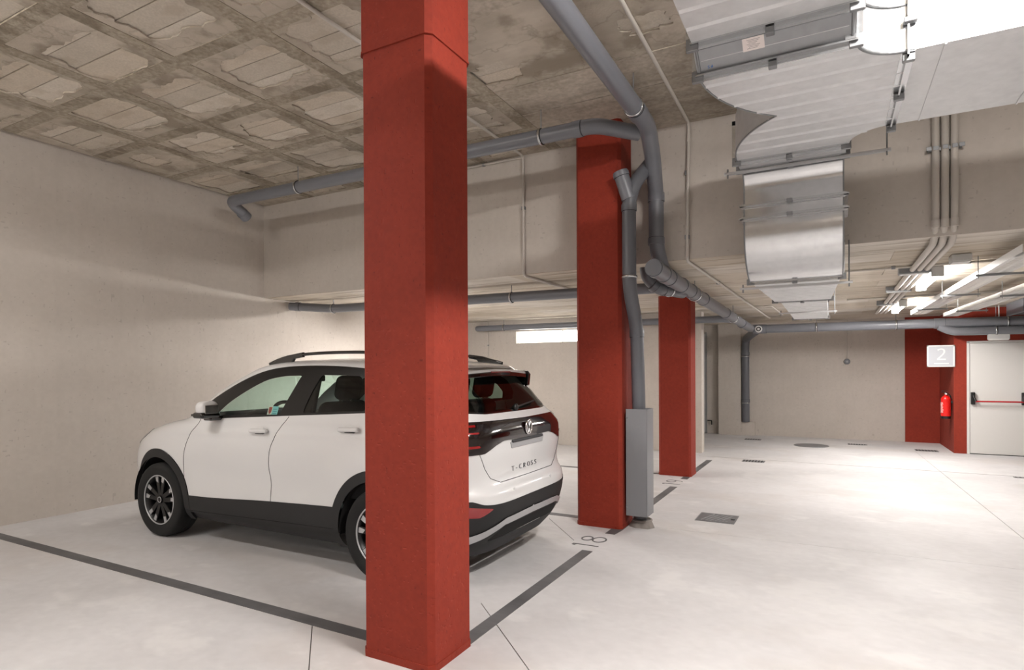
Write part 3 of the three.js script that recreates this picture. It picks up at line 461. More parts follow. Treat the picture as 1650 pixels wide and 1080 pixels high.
function numerals(label, d, second) {
  const t = thing('floor_number', label, 'number', [-1.82, 0, -d], 'bay numbers on the floor');
  const flat = g => { g.rotateX(-Math.PI / 2); return g; };
  // digits stand with their tops towards the bay and are read from the aisle
  const one = extrude([[-1.71, d - .006], [-1.935, d - .006], [-1.935, d - .03], [-1.905, d - .035], [-1.905, d - .02], [-1.92, d + .006], [-1.71, d + .006]].map(p => [p[0], p[1]]), .0026);
  part(t, 'digit_one', uvm(flat(extrude([[-1.935, d - .006], [-1.71, d - .006], [-1.71, d + .007], [-1.935, d + .007]], .0026))), M.strip);
  part(t, 'digit_one_flag', uvm(flat(extrude([[-1.935, d - .03], [-1.91, d - .034], [-1.9, d - .01], [-1.93, d + .002]], .0028))), M.strip);
  const ring = (cx, cd, rx, rd, w) => { const s = new THREE.Shape(); s.absellipse(cx, cd, rx, rd, 0, Math.PI * 2); const h = new THREE.Path(); h.absellipse(cx, cd, rx - w, rd - w, 0, Math.PI * 2); s.holes.push(h); return flat(new THREE.ExtrudeGeometry(s, { depth: .0026, bevelEnabled: false, curveSegments: 28 })); };
  const dc = d + .19;
  if (second === 8) part(t, 'digit_eight', uvm(merge([ring(-1.88, dc, .052, .066, .013), ring(-1.77, dc, .062, .08, .013)])), M.strip);
  else { const tail = []; for (let k = 0; k <= 14; k++) { const a = -.2 + k / 14 * 1.9; tail.push([-1.87 + .15 * Math.sin(a * .95), dc + .078 * Math.cos(a)]); } const inn = tail.map(p => [-1.87 + (p[0] + 1.87) * .93, dc + (p[1] - dc) * .84]).reverse(); part(t, 'digit_nine', uvm(merge([ring(-1.87, dc, .064, .08, .013), flat(extrude([...tail, ...inn], .0028))])), M.strip); }
}
numerals('dark outlined floor number 18 in front of the middle column', 4.615, 8);
numerals('dark outlined floor number 19 in front of the farthest column', 7.6, 9);
function cover(label, x0, x1, d0, d1, frame) {
  const t = thing('drain_cover', label, 'drain cover', [(x0 + x1) / 2, 0, -(d0 + d1) / 2], 'drain covers in the floor');
  part(t, 'plate', box(x0, x1, 0, .004, d0, d1), M.grate);
  if (frame) { part(t, 'frame', merge([box(x0 - .012, x1 + .012, 0, .003, d0 - .012, d0), box(x0 - .012, x1 + .012, 0, .003, d1, d1 + .012), box(x0 - .012, x0, 0, .003, d0, d1), box(x1, x1 + .012, 0, .003, d0, d1)]), M.zincDull); const n = 7; for (let k = 0; k < n; k++) part(t, 'tread', rod(P(x0 + .04 + (x1 - x0 - .08) * k / (n - 1), .004, d0 + .03), P(x0 + .04 + (x1 - x0 - .08) * ((k + 2) % n) / (n - 1), .004, d1 - .03), .003, 6), M.zincDull);
    part(t, 'key_slot', box(x1 - .04, x1 - .004, .004, .0055, (d0 + d1) / 2 - .03, (d0 + d1) / 2 + .01), M.rubber); }
  else { const n = Math.max(5, Math.round((x1 - x0) / .05)); for (let k = 0; k < n; k++) part(t, 'slot', box(x0 + .015 + (x1 - x0 - .02) * k / n, x0 + .032 + (x1 - x0 - .02) * k / n, .004, .0055, d0 + .01, d1 - .01), M.rubber); }
}
cover('grey rectangular steel inspection cover in the aisle beside the pipe guard', -1.17, -.83, 5.87, 6.2, true);
cover('small dark slotted drain at the foot of the plinth', -1.62, -1.3, 13.1, 13.3);
cover('small dark slotted drain before the middle of the far wall', .27, .6, 13.1, 13.25);
cover('dark slotted drain in front of the red lobby wall', 1.32, 1.66, 12.6, 12.82);
cover('pale slotted drain beyond the farthest column', -1.27, -.94, 9.95, 10.16);
cover('dark slotted drain at the right end of the cross joint', 2.15, 2.6, 10.06, 10.14);
{ const t = thing('manhole_cover', 'round grey manhole cover near the far wall', 'manhole cover', [-.35, 0, -12.6]); const g = new THREE.CylinderGeometry(.3, .3, .005, 40); g.translate(-.35, .0025, -12.6); part(t, 'lid', g, M.grate); const r = new THREE.TorusGeometry(.3, .006, 6, 48); r.rotateX(Math.PI / 2); r.translate(-.35, .003, -12.6); part(t, 'frame', r, M.zincDull); }

// ---------------------------------------------------------------- far end: door, sign, extinguisher, small fittings
{
  const d = new THREE.Group(); d.name = 'door_1'; d.userData.kind = 'structure'; d.userData.label = 'white fire door with red panic bar in the red lobby wall'; d.position.set(2.5, 0, -DD); scene.add(d);
  part(d, 'door_frame', merge([rbox(2.045, 2.085, 0, 1.93, DD - .012, DD + .1, .004), rbox(2.965, 3.0, 0, 1.93, DD - .012, DD + .1, .004), rbox(2.045, 3.0, 1.9, 1.932, DD - .012, DD + .1, .004)]), M.doorWhite);
  part(d, 'leaf', rbox(2.088, 2.962, .012, 1.897, DD + .0, DD + .05, .004), M.doorWhite);
  part(d, 'threshold', box(2.05, 2.99, .0, .01, DD, DD + .1), M.black);
  const bar = part(d, 'panic_bar', rod(P(2.15, .905, DD - .085), P(2.79, .905, DD - .085), .013, 14), M.redBar);
  for (const x of [2.125, 2.8]) { part(bar, 'bar_housing', rbox(x - .028, x + .028, .85, 1.06, DD - .06, DD + .0, .012), M.black); part(bar, 'bar_arm', rod(P(x, 1.0, DD - .05), P(x + (x < 2.5 ? .03 : -.02), .905, DD - .09), .016, 10), M.black); }
  part(d, 'hinge', rod(P(2.97, .4, DD - .014), P(2.97, .52, DD - .014), .009), M.zincDull);
}
{
  const font = await new FontLoader().loadAsync('fonts/droid/droid_sans_regular.typeface.json');
  const t = thing('floor_sign', 'square pale flag sign with a white 2 on the red lobby corner', 'sign', [1.68, 1.5, -12.53]);
  part(t, 'board', rbox(1.483, 1.872, 1.5, 1.868, 12.52, 12.545, .003), M.sign);
  part(t, 'frame', merge([box(1.478, 1.5, 1.497, 1.871, 12.513, 12.55), box(1.852, 1.876, 1.497, 1.871, 12.513, 12.55), box(1.478, 1.876, 1.852, 1.873, 12.513, 12.55), box(1.478, 1.876, 1.495, 1.512, 12.513, 12.55)]), M.white);
  const g = new TextGeometry('2', { font, size: .2, depth: .004, curveSegments: 10 }); g.computeBoundingBox(); const b = g.boundingBox; g.translate(-(b.min.x + b.max.x) / 2 + 1.685, 1.615 - b.min.y, -12.52); part(t, 'digit', g, M.white);
  part(t, 'caption_line', box(1.58, 1.79, 1.545, 1.562, 12.517, 12.521), M.white);
}
{
  const t = thing('fire_extinguisher', 'red fire extinguisher hanging on the red lobby wall under the sign', 'extinguisher', [1.765, .6, -12.66]);
  const prof = [[0, .0], [.07, .0], [.074, .01], [.074, .30], [.068, .335], [.05, .362], [.026, .378], [.022, .40], [0, .40]].map(p => new THREE.Vector2(p[0], p[1]));
  const at = (g) => { g.translate(1.765, .61, -12.66); return g; };
  part(t, 'cylinder', at(new THREE.LatheGeometry(prof, 28)), std({ color: 0xd01a16, roughness: .3 }));
  part(t, 'base_ring', at((() => { const g = new THREE.CylinderGeometry(.076, .072, .045, 28); g.translate(0, .0, 0); return g; })()), M.black);
  part(t, 'valve', at(merge([(() => { const g = new THREE.CylinderGeometry(.018, .02, .04, 14); g.translate(0, .415, 0); return g; })()])), M.clamp);
  const hd = part(t, 'handle', merge([rbox(1.70, 1.80, 1.045, 1.055, 12.65, 12.67, .003), rbox(1.705, 1.79, 1.07, 1.08, 12.65, 12.67, .003)]), M.black);
  part(t, 'hose', tubeGeo([P(1.79, 1.03, 12.66), P(1.835, .99, 12.66), P(1.842, .75, 12.66)], .009, .04, 8), M.black);
  part(t, 'gauge', rod(P(1.765, 1.02, 12.63), P(1.765, 1.02, 12.615), .014, 14), M.white);
  // printed label: white lines of lettering on the cylinder
  const cv = document.createElement('canvas'); cv.width = 128; cv.height = 256; const c = cv.getContext('2d'); c.fillStyle = '#d01a16'; c.fillRect(0, 0, 128, 256); c.fillStyle = '#f4ece8'; for (let k = 0; k < 14; k++) { const y = 10 + k * 17; for (let x = 12 + (k * 13) % 9; x < 110;) { const w = 8 + (k * 7 + x * 3) % 20; c.fillRect(x, y, w, 9); x += w + 6; } }
  const ct = new THREE.CanvasTexture(cv); ct.colorSpace = THREE.SRGBColorSpace; const lg = new THREE.CylinderGeometry(.0747, .0747, .2, 20, 1, true, -2.3, 1.7); lg.translate(1.765, .78, -12.66); lg.scale(1, 1, 1); part(t, 'label', lg, std({ map: ct, roughness: .4, side: THREE.DoubleSide }));
  part(t, 'bracket', rbox(1.835, XR - .001, .86, .9, 12.63, 12.69, .003), M.black);
}
{ const t = thing('emergency_light', 'small white emergency light hanging above the fire door', 'lamp', [2.42, 1.95, -12.25]); part(t, 'body', rbox(2.27, 2.56, 1.935, 2.035, 12.2, 12.26, .012), M.housing); part(t, 'diffuser', rbox(2.285, 2.545, 1.925, 1.955, 12.19, 12.27, .01), M.white); part(t, 'stem', rod(P(2.42, 2.03, 12.23), P(2.42, HB, 12.23), .009), M.housing); }
{ const t = thing('gas_sensor', 'round dark sensor on the far wall at the end of a thin conduit', 'sensor', [.283, 1.62, -14.06]); const g = new THREE.CylinderGeometry(.055, .06, .05, 24); g.rotateX(Math.PI / 2); g.translate(.283, 1.62, -14.07); part(t, 'body', g, M.pipeDark); const q = new THREE.CylinderGeometry(.022, .022, .06, 16); q.rotateX(Math.PI / 2); q.translate(.283, 1.62, -14.06); part(t, 'sensor_face', q, M.zincDull); part(t, 'conduit', rod(P(.283, 1.66, 14.085), P(.283, HB, 14.085), .009), M.conduit); }
conduit('thin white conduit on the bay wall left of the strip window', [[-6.375, HB, 10.645], [-6.375, .4, 10.645]], .011, [[-6.375, 2.0, 10.65]]);
{ const d = new THREE.Group(); d.name = 'door_2'; d.userData.kind = 'structure'; d.userData.label = 'galvanised metal door at the end of the passage behind the bays'; d.position.set(-3.1, 0, -DF); scene.add(d); part(d, 'leaf', uvm(rbox(-3.6, -2.57, .01, 2.3, DF - .05, DF, .004)), M.zinc); part(d, 'door_frame', rbox(-2.575, -2.55, .0, 2.33, DF - .06, DF, .003), M.zincDull); part(d, 'handle', tubeGeo([P(-2.53, .3, DF - .005), P(-2.53, .3, DF - .05), P(-2.44, .3, DF - .05), P(-2.44, .2, DF - .05)], .012, .02, 8), M.black); }
// ---------------------------------------------------------------- the car: x from nose to tail, y up, z towards its left side
{
  const car = thing('car', 'white compact crossover car with black cladding parked nose to the left wall', 'car', [-6.09, 0, -3.98]);
  const paint = phy({ color: 0xd6d6d6, roughness: .38, clearcoat: .8, clearcoatRoughness: .06 });
  const clad = std({ color: 0x1c1c1d, roughness: .6 }), gloss = phy({ color: 0x060606, roughness: .12, clearcoat: 1, clearcoatRoughness: .03 });
  const glass = phy({ color: 0xdff1eb, roughness: .0, transmission: 1, thickness: 0, ior: 1.45 }), darkGlass = phy({ color: 0x8fa39a, roughness: 0, transmission: 1, thickness: 0, ior: 1.45 });
  const interior = std({ color: 0x1b1b1c, roughness: .85 }), seatM = std({ color: 0x222224, roughness: .95 }), trimGrey = std({ color: 0x3c3d3f, roughness: .7 });
  const chrome = std({ color: 0xe6e6e8, roughness: .12, metalness: 1 }), silver = std({ color: 0xc2c3c5, roughness: .38, metalness: .6 }), tyreM = std({ color: 0x141414, roughness: .85 }), rimBlack = std({ color: 0x0c0c0d, roughness: .35 });
  const lampRed = phy({ color: 0x8a0d10, roughness: .15, clearcoat: 1 }), lampDark = phy({ color: 0x14090a, roughness: .1, clearcoat: 1 }), gapM = std({ color: 0x0b0b0b, roughness: .9 });
  // monotone curves through control points
  function curve(pts) { const n = pts.length, x = pts.map(p => p[0]), y = pts.map(p => p[1]), m = [], dl = []; for (let i = 0; i < n - 1; i++) dl.push((y[i + 1] - y[i]) / (x[i + 1] - x[i])); m[0] = dl[0]; m[n - 1] = dl[n - 2]; for (let i = 1; i < n - 1; i++) m[i] = dl[i - 1] * dl[i] <= 0 ? 0 : 2 * dl[i - 1] * dl[i] / (dl[i - 1] + dl[i]);
    return v => { if (v <= x[0]) return y[0]; if (v >= x[n - 1]) return y[n - 1]; let i = 0; while (v > x[i + 1]) i++; const h = x[i + 1] - x[i], t = (v - x[i]) / h, t2 = t * t, t3 = t2 * t; return (2 * t3 - 3 * t2 + 1) * y[i] + (t3 - 2 * t2 + t) * h * m[i] + (-2 * t3 + 3 * t2) * y[i + 1] + (t3 - t2) * h * m[i + 1]; }; }
  const xf = curve([[.19, .16], [.3, .05], [.45, 0], [.6, 0], [.7, .02], [.8, .065], [.88, .16], [.93, .28], [.98, .48], [1.02, .7], [1.045, .87], [1.07, .94], [1.12, 1.02], [1.224, 1.19], [1.3, 1.33], [1.369, 1.47], [1.43, 1.61], [1.491, 1.77], [1.53, 1.94], [1.55, 2.1], [1.565, 2.3], [1.572, 2.45], [1.577, 2.62]]);
  const xr = curve([[.19, 3.96], [.28, 4.03], [.4, 4.085], [.55, 4.11], [.62, 4.1], [.675, 4.06], [.74, 4.04], [.9, 4.05], [1.0, 4.05], [1.1, 4.02], [1.15, 3.97], [1.2, 3.925], [1.3, 3.85], [1.4, 3.775], [1.46, 3.73], [1.5, 3.68], [1.53, 3.52], [1.55, 3.28], [1.565, 3.02], [1.572, 2.86], [1.577, 2.7]]);
  const wy = curve([[.19, .79], [.26, .845], [.34, .868], [.5, .872], [.62, .876], [.75, .88], [.86, .88], [.94, .874], [1.0, .866], [1.05, .852], [1.085, .832], [1.12, .818], [1.2, .795], [1.3, .762], [1.4, .723], [1.46, .695], [1.5, .672], [1.525, .645], [1.545, .585], [1.556, .49], [1.565, .36], [1.572, .2], [1.577, .04]]);
  const nf = curve([[.19, 4.2], [.7, 4.8], [.95, 4.6], [1.05, 5.5], [1.3, 6.5], [1.5, 6], [1.57, 3]]), nr = curve([[.19, 5], [.6, 6], [1.0, 7], [1.15, 6], [1.5, 5.5], [1.57, 3]]);
  const XM = 2.3;
  const sculpt = (x, y) => { let s = 0; const sh = .955 + .03 * (x - 1.2); s += .006 * Math.exp(-(((y - sh) / .03) ** 2)) * sm(.4, 1, x) * (1 - sm(3.6, 3.95, x)); s -= .013 * Math.exp(-(((y - .62) / .13) ** 2)) * sm(1.0, 1.5, x) * (1 - sm(2.6, 3.1, x)); s += .012 * Math.exp(-(((x - .8) / .36) ** 2)) * sm(.3, .5, y) * (1 - sm(.75, .95, y)); s += .014 * Math.exp(-(((x - 3.35) / .4) ** 2)) * sm(.3, .5, y) * (1 - sm(.8, 1.0, y)); return s; };
  const sideZ = (x, y) => { const a = x > XM ? xr(y) - XM : XM - xf(y), n = x > XM ? nr(y) : nf(y), q = Math.min(1, Math.abs(x - XM) / a); return wy(y) * Math.pow(Math.max(0, 1 - Math.pow(q, n)), 1 / n) + sculpt(x, y) * (1 - q ** 6); };
  const rearX = (z, y) => { const n = nr(y); return XM + (xr(y) - XM) * Math.pow(Math.max(0, 1 - Math.pow(Math.min(1, Math.abs(z) / wy(y)), n)), 1 / n); };
  // shell of stacked plan outlines
  const ys = []; for (let y = .19; y < .86; y += .02) ys.push(y); for (let y = .86; y < 1.14; y += .01) ys.push(y); for (let y = 1.14; y < 1.48; y += .016) ys.push(y); for (let y = 1.48; y < 1.55; y += .006) ys.push(y); for (let y = 1.55; y <= 1.5771; y += .0027) ys.push(y);
  const NH = 190, rows = [];
  for (const y of ys) {
    const half = []; const K = 900;
    for (let k = 0; k <= K; k++) { const th = Math.PI * k / K, c = Math.cos(th), s = Math.sin(th), n = c > 0 ? nr(y) : nf(y), a = c > 0 ? xr(y) - XM : XM - xf(y); half.push([XM + a * Math.sign(c) * Math.pow(Math.abs(c), 2 / n), wy(y) * Math.pow(Math.max(0, s), 2 / n)]); }
    const L = [0]; for (let k = 1; k <= K; k++) L.push(L[k - 1] + Math.hypot(half[k][0] - half[k - 1][0], half[k][1] - half[k - 1][1]));
    const row = []; let q = 0;
    for (let k = 0; k <= NH; k++) { const want = L[K] * k / NH; while (q < K - 1 && L[q + 1] < want) q++; const t = (want - L[q]) / Math.max(1e-9, L[q + 1] - L[q]); const x = half[q][0] + (half[q + 1][0] - half[q][0]) * t, z = half[q][1] + (half[q + 1][1] - half[q][1]) * t; const a = x > XM ? xr(y) - XM : XM - xf(y); row.push([x, z + sculpt(x, y) * (1 - Math.min(1, Math.abs(x - XM) / a) ** 6) * Math.min(1, z * 2)]); }
    rows.push([...row, ...row.slice(1, -1).reverse().map(p => [p[0], -p[1]])]);
  }
  const W = rows[0].length, pos = [], idx = [];
  rows.forEach((r, i) => r.forEach(p => pos.push(p[0], ys[i], p[1])));
  for (let i = 0; i < rows.length - 1; i++) for (let k = 0; k < W; k++) { const a = i * W + k, b = i * W + (k + 1) % W; idx.push(a, a + W, b, b, a + W, b + W); }
  const top = pos.length / 3; pos.push(2.66, 1.5785, 0); for (let k = 0; k < W; k++) idx.push((rows.length - 1) * W + k, top, (rows.length - 1) * W + (k + 1) % W);
  const base = new THREE.BufferGeometry(); base.setAttribute('position', new THREE.Float32BufferAttribute(pos, 3)); base.setIndex(idx); base.computeVertexNormals();
  { // make normals point outward
    const N = base.attributes.normal; if (N.getZ(20 * W + 95) < 0) for (let i = 0; i < N.count; i++) N.setXYZ(i, -N.getX(i), -N.getY(i), -N.getZ(i));
  }
  const flip = (() => { const N = base.attributes.normal, p = base.attributes.position, a = new THREE.Vector3(), b = new THREE.Vector3(), c = new THREE.Vector3(); const i = (20 * W + 95) * 6; a.fromBufferAttribute(p, idx[i]); b.fromBufferAttribute(p, idx[i + 1]); c.fromBufferAttribute(p, idx[i + 2]); return b.sub(a).cross(c.sub(a)).dot(new THREE.Vector3().fromBufferAttribute(N, idx[i])) < 0; })();
  const vert = i => [pos[i * 3], pos[i * 3 + 1], pos[i * 3 + 2], base.attributes.normal.getX(i), base.attributes.normal.getY(i), base.attributes.normal.getZ(i)];
  const VV = []; for (let i = 0; i < pos.length / 3; i++) VV.push(vert(i));
  let shell = []; for (let i = 0; i < idx.length; i += 3) shell.push(flip ? [VV[idx[i]], VV[idx[i + 2]], VV[idx[i + 1]]] : [VV[idx[i]], VV[idx[i + 1]], VV[idx[i + 2]]]);
  // cut a triangle soup along the zero line of a field
  function cut(tris, f) {
    const neg = [], posi = [], cache = new Map(), val = v => { let q = cache.get(v); if (q === undefined) { q = f(v[0], v[1], v[2]); if (Math.abs(q) < 1e-7) q = 1e-7; cache.set(v, q); } return q; };
    for (const t of tris) {
      const d = t.map(val);
      if (d[0] < 0 && d[1] < 0 && d[2] < 0) neg.push(t); else if (d[0] > 0 && d[1] > 0 && d[2] > 0) posi.push(t);
      else { const A = [], B = []; for (let k = 0; k < 3; k++) { const a = t[k], b = t[(k + 1) % 3], da = d[k], db = d[(k + 1) % 3]; (da < 0 ? A : B).push(a); if (da * db < 0) { const s = da / (da - db), m = a.map((q, i) => q + (b[i] - q) * s); cache.set(m, 1e-7); A.push(m); B.push(m); } }
        for (let k = 1; k < A.length - 1; k++) neg.push([A[0], A[k], A[k + 1]]); for (let k = 1; k < B.length - 1; k++) posi.push([B[0], B[k], B[k + 1]]); }
    }
    return [neg, posi];
  }
  const geoOf = (tris, push = 0) => { const p = new Float32Array(tris.length * 9), n = new Float32Array(tris.length * 9); let o = 0; for (const t of tris) for (const v of t) { const l = Math.hypot(v[3], v[4], v[5]) || 1; for (let k = 0; k < 3; k++) { n[o + k] = v[3 + k] / l; p[o + k] = v[k] + push * v[3 + k] / l; } o += 3; } const g = new THREE.BufferGeometry(); g.setAttribute('position', new THREE.BufferAttribute(p, 3)); g.setAttribute('normal', new THREE.BufferAttribute(n, 3)); g.setAttribute('uv', new THREE.BufferAttribute(new Float32Array(tris.length * 6), 2)); return g; };
  const add = (name, tris, m, push = 0, parent = car) => tris.length ? mesh(name, geoOf(tris, push), m, parent) : null;
  const spline = (pts, n = 8, closed = true) => new THREE.CatmullRomCurve3(pts.map(p => new THREE.Vector3(p[0], p[1], 0)), closed, 'centripetal').getPoints(pts.length * n).map(v => [v.x, v.y]);
  const sdf = poly => { let bx0 = 1e9, bx1 = -1e9, by0 = 1e9, by1 = -1e9; for (const p of poly) { bx0 = Math.min(bx0, p[0]); bx1 = Math.max(bx1, p[0]); by0 = Math.min(by0, p[1]); by1 = Math.max(by1, p[1]); }
    return (x, y) => { if (x < bx0 - .1 || x > bx1 + .1 || y < by0 - .1 || y > by1 + .1) return .1; let d = 1e9, ins = false; for (let i = 0, j = poly.length - 1; i < poly.length; j = i++) { const [ax, ay] = poly[i], [bx, by] = poly[j], ex = bx - ax, ey = by - ay, t = Math.max(0, Math.min(1, ((x - ax) * ex + (y - ay) * ey) / (ex * ex + ey * ey || 1e-9))), dx = x - ax - t * ex, dy = y - ay - t * ey; d = Math.min(d, dx * dx + dy * dy); if ((ay > y) !== (by > y) && x < (bx - ax) * (y - ay) / (by - ay) + ax) ins = !ins; } d = Math.sqrt(d); return ins ? -d : d; }; };
  const sideField = poly => { const s = sdf(poly); return (x, y, z) => Math.max(s(x, y), .35 - Math.abs(z)); };
  const rearField = (poly, xm = 3.3) => { const s = sdf(poly); return (x, y, z) => Math.max(s(z, y), xm - x); };
  const mirror = half => [...half, ...half.map(p => [-p[0], p[1]]).reverse()];
  const byZ = (tris, f) => { const [l, r] = cut(tris, (x, y, z) => -z); f(l, 'left'); f(r, 'right'); };
  let region;
  // wheel openings and their trims
  const WH = [[.80, .335], [3.35, .335]];
  for (const [cx, cy] of WH) [region, shell] = cut(shell, (x, y, z) => Math.max(Math.hypot(x - cx, y - cy) - .375, .45 - Math.abs(z)));
  for (const [cx, cy] of WH) { [region, shell] = cut(shell, (x, y, z) => Math.max(Math.hypot(x - cx, (y - cy)) - .45, .45 - Math.abs(z))); byZ(region, t => add('wheel_arch_trim', t, clad, .007)); }
  // lower cladding all round
  const cladTop = curve([[0, .5], [.3, .46], [.6, .42], [1.18, .412], [2.26, .462], [2.94, .491], [3.6, .52], [3.9, .6], [4.0, .6], [4.06, .57], [4.12, .55]]);
  [region, shell] = cut(shell, (x, y, z) => y - cladTop(x));
  { let low; [low, region] = cut(region, (x, y, z) => y - (.27 + .03 * sm(1.2, 3, x) - .3 * (1 - sm(.3, .9, x)) * 0 - (x > 3.75 || x < .4 ? .2 : 0))); add('sill', low, clad, -.012);
    let rb, rest; [rb, rest] = cut(region, (x, y, z) => 3.7 - x); let fb; [fb, rest] = cut(rest, (x, y, z) => x - .45); add('lower_bumper', fb, clad, .002);
    // rear bumper inserts
    const refl = [[.56, .535], [.85, .585], [.85, .5], [.66, .487]]; for (const s of [1, -1]) { let q; [q, rb] = cut(rb, rearField(refl.map(p => [p[0] * s, p[1]]), 3.6)); add('reflector', q, lampRed, .004); }
    const skid = [[.82, .315], [.755, .345], [.56, .405], [.42, .445], [0, .452]], skidIn = [[0, .402], [.42, .397], [.53, .365], [.66, .315], [.72, .285]];
    let sk; [sk, rb] = cut(rb, rearField([...skid, ...skidIn.slice().reverse().map(p => p)].length ? [...skid, ...skid.slice(0, -1).reverse().map(p => [-p[0], p[1]]), ...skidIn.slice().reverse().map(p => [-p[0], p[1]]), ...skidIn.slice(1)] : [], 3.6)); add('skid_trim', sk, silver, .012);
    let inn; [inn, rb] = cut(rb, rearField([[.41, .385], [-.41, .385], [-.5, .34], [-.56, .3], [.56, .3], [.5, .34]], 3.6)); add('diffuser', inn, gapM, .002);
    add('lower_bumper', rb, clad, .004);
    byZ(rest, t => add('door_cladding', t, clad, .006)); }
  // side windows: black surround, then panes
  const dloTop = [[1.335, 1.085], [1.35, 1.165], [1.40, 1.215], [1.54, 1.29], [1.745, 1.385], [1.945, 1.455], [2.137, 1.492], [2.405, 1.508], [2.8, 1.502], [3.15, 1.475], [3.38, 1.435], [3.5, 1.36], [3.53, 1.27]];
  const dlo = [...spline(dloTop, 6, false), [3.5, 1.2], [3.19, 1.166], [2.41, 1.124], [1.6, 1.078]];
  [region, shell] = cut(shell, sideField(dlo));
  const paneF = [...spline([[1.55, 1.105], [1.68, 1.205], [1.9, 1.325], [2.07, 1.395], [2.25, 1.425], [2.44, 1.43]], 6, false), [2.40, 1.33], [2.31, 1.13]];
  const paneR = [...spline([[2.555, 1.15], [2.60, 1.3], [2.655, 1.435]], 4, false), ...spline([[2.9, 1.432], [3.12, 1.415], [3.2, 1.38]], 4, false), [3.16, 1.18]];
  const paneQ = [[3.23, 1.2], [3.265, 1.37], [3.36, 1.34], [3.41, 1.27], [3.39, 1.21]];
  for (const [pl, nm] of [[paneF, 'front_side_window'], [paneR, 'rear_side_window'], [paneQ, 'quarter_window']]) { let q; [q, region] = cut(region, sideField(pl)); byZ(q, t => add(nm, t, glass, -.004)); }
  byZ(region, t => add('window_surround', t, std({ color: 0x070707, roughness: .3 }), .001));
  // windscreen
  { const half = [[.0, 1.085], [.56, 1.09], [.67, 1.115], [.62, 1.3], [.55, 1.47], [.4, 1.5], [0, 1.51]]; const s = sdf(mirror(half)); let q; [q, shell] = cut(shell, (x, y, z) => Math.max(s(z, y), x - 2.1)); add('windscreen', q, glass, -.002); }
  // rear window
  { const half = [[0, 1.168], [.45, 1.17], [.6, 1.182], [.6, 1.25], [.575, 1.36], [.55, 1.46], [0, 1.475]]; let q; [q, shell] = cut(shell, rearField(mirror(half), 3.4)); add('rear_window', q, darkGlass, -.004);
    const fr = mirror([[0, 1.155], [.45, 1.157], [.62, 1.17], [.63, 1.25], [.6, 1.36], [.575, 1.475], [0, 1.49]]); let f2; [f2, shell] = cut(shell, rearField(fr, 3.4)); add('rear_window_surround', f2, gloss, .0); }
  // light band across the tailgate, lamps at its ends
  { const s = sdf(mirror([[0, 1.105], [.5, 1.112], [.95, 1.115], [.95, .9], [.6, .902], [.47, .948], [.37, .97], [0, .965]]));
    [region, shell] = cut(shell, (x, y, z) => Math.max(s(z, y), 3.78 + .22 * sm(.9, 1.12, y) * .3 - x));
    let mid; [region, mid] = cut(region, (x, y, z) => .6 - Math.abs(z)); add('light_band', mid, lampDark, .006);
    // band red inner end wedge and stacked lamp bars
    let bars = []; for (const [a, b] of [[1.078, 1.092], [1.035, 1.047], [.99, 1.0], [.945, .962]]) { let q; [q, region] = cut(region, (x, y, z) => Math.max(a - y, y - b, .63 - Math.abs(z), 3.8 - x)); byZ(q, t => add('lamp_bar', t, lampRed, .01)); }
    byZ(region, t => add('tail_lamp', t, lampDark, .006)); }
  // head lamps
  { const s = sdf([[.03, .74], [.14, .86], [.30, .915], [.46, .935], [.51, .905], [.42, .855], [.2, .77], [.08, .7]]); [region, shell] = cut(shell, (x, y, z) => Math.max(s(x, y), .38 - Math.abs(z))); byZ(region, t => add('head_lamp', t, phy({ color: 0x77797c, roughness: .12, clearcoat: 1 }), .003)); }
  { const s = sdf(mirror([[0, .84], [.5, .82], [.5, .72], [0, .72]])); [region, shell] = cut(shell, (x, y, z) => Math.max(s(z, y), x - .5)); add('grille', region, gloss, .002); }
  // panels
  const frontDoor = [...spline([[1.335, 1.085], [1.36, 1.04], [1.27, .93], [1.20, .78], [1.185, .6], [1.2, .40]], 6, false), [2.264, .40], ...spline([[2.264, .46], [2.27, .6], [2.255, .74], [2.28, .88], [2.36, 1.02], [2.42, 1.12]], 6, false)];
  const rearDoor = [...spline([[2.42, 1.12], [2.36, 1.02], [2.28, .88], [2.255, .74], [2.27, .6], [2.264, .40]], 6, false), [2.93, .40], ...spline([[2.93, .49], [2.985, .6], [3.1, .71], [3.24, .777], [3.38, .85], [3.41, 1.0], [3.42, 1.19]], 6, false)];
  const gaps = { frontDoor, rearDoor };
  [region, shell] = cut(shell, sideField(frontDoor)); byZ(region, t => add('front_door', t, paint));
  [region, shell] = cut(shell, sideField(rearDoor)); byZ(region, t => add('rear_door', t, paint));
  const gateHalf = [[0, .683], [.42, .685], [.52, .725], [.585, .8], [.64, .902], [.66, 1.1], [.63, 1.16], [0, 1.16]];
  [region, shell] = cut(shell, rearField(mirror(gateHalf), 3.5)); const gate = add('tailgate', region, paint);
  [region, shell] = cut(shell, (x, y, z) => Math.max(3.86 - x, y - .905)); add('rear_bumper', region, paint, .001);
  { const s = sdf(mirror([[0, 1.2], [.62, 1.2], [.62, .2], [0, .2]])); [region, shell] = cut(shell, (x, y, z) => Math.max(x - 1.06, .885 - y - .1 * (1 - sm(.1, .4, x)), Math.abs(z) - .64 - .06 * x)); add('bonnet', region, paint); }
  [region, shell] = cut(shell, (x, y, z) => x - .5); add('front_bumper', region, paint);
  add('body', shell, paint);
  // gap lines set into the skin
  const sideLine = (pts, s, r = .0028) => tubeGeo(pts.map(p => new THREE.Vector3(p[0], p[1], s * (sideZ(p[0], p[1]) - .0005))), r, .001, 6);
  const rearLine = (pts, r = .0028) => tubeGeo(pts.map(p => new THREE.Vector3(rearX(p[0], p[1]), p[1], p[0])), r, .001, 6);
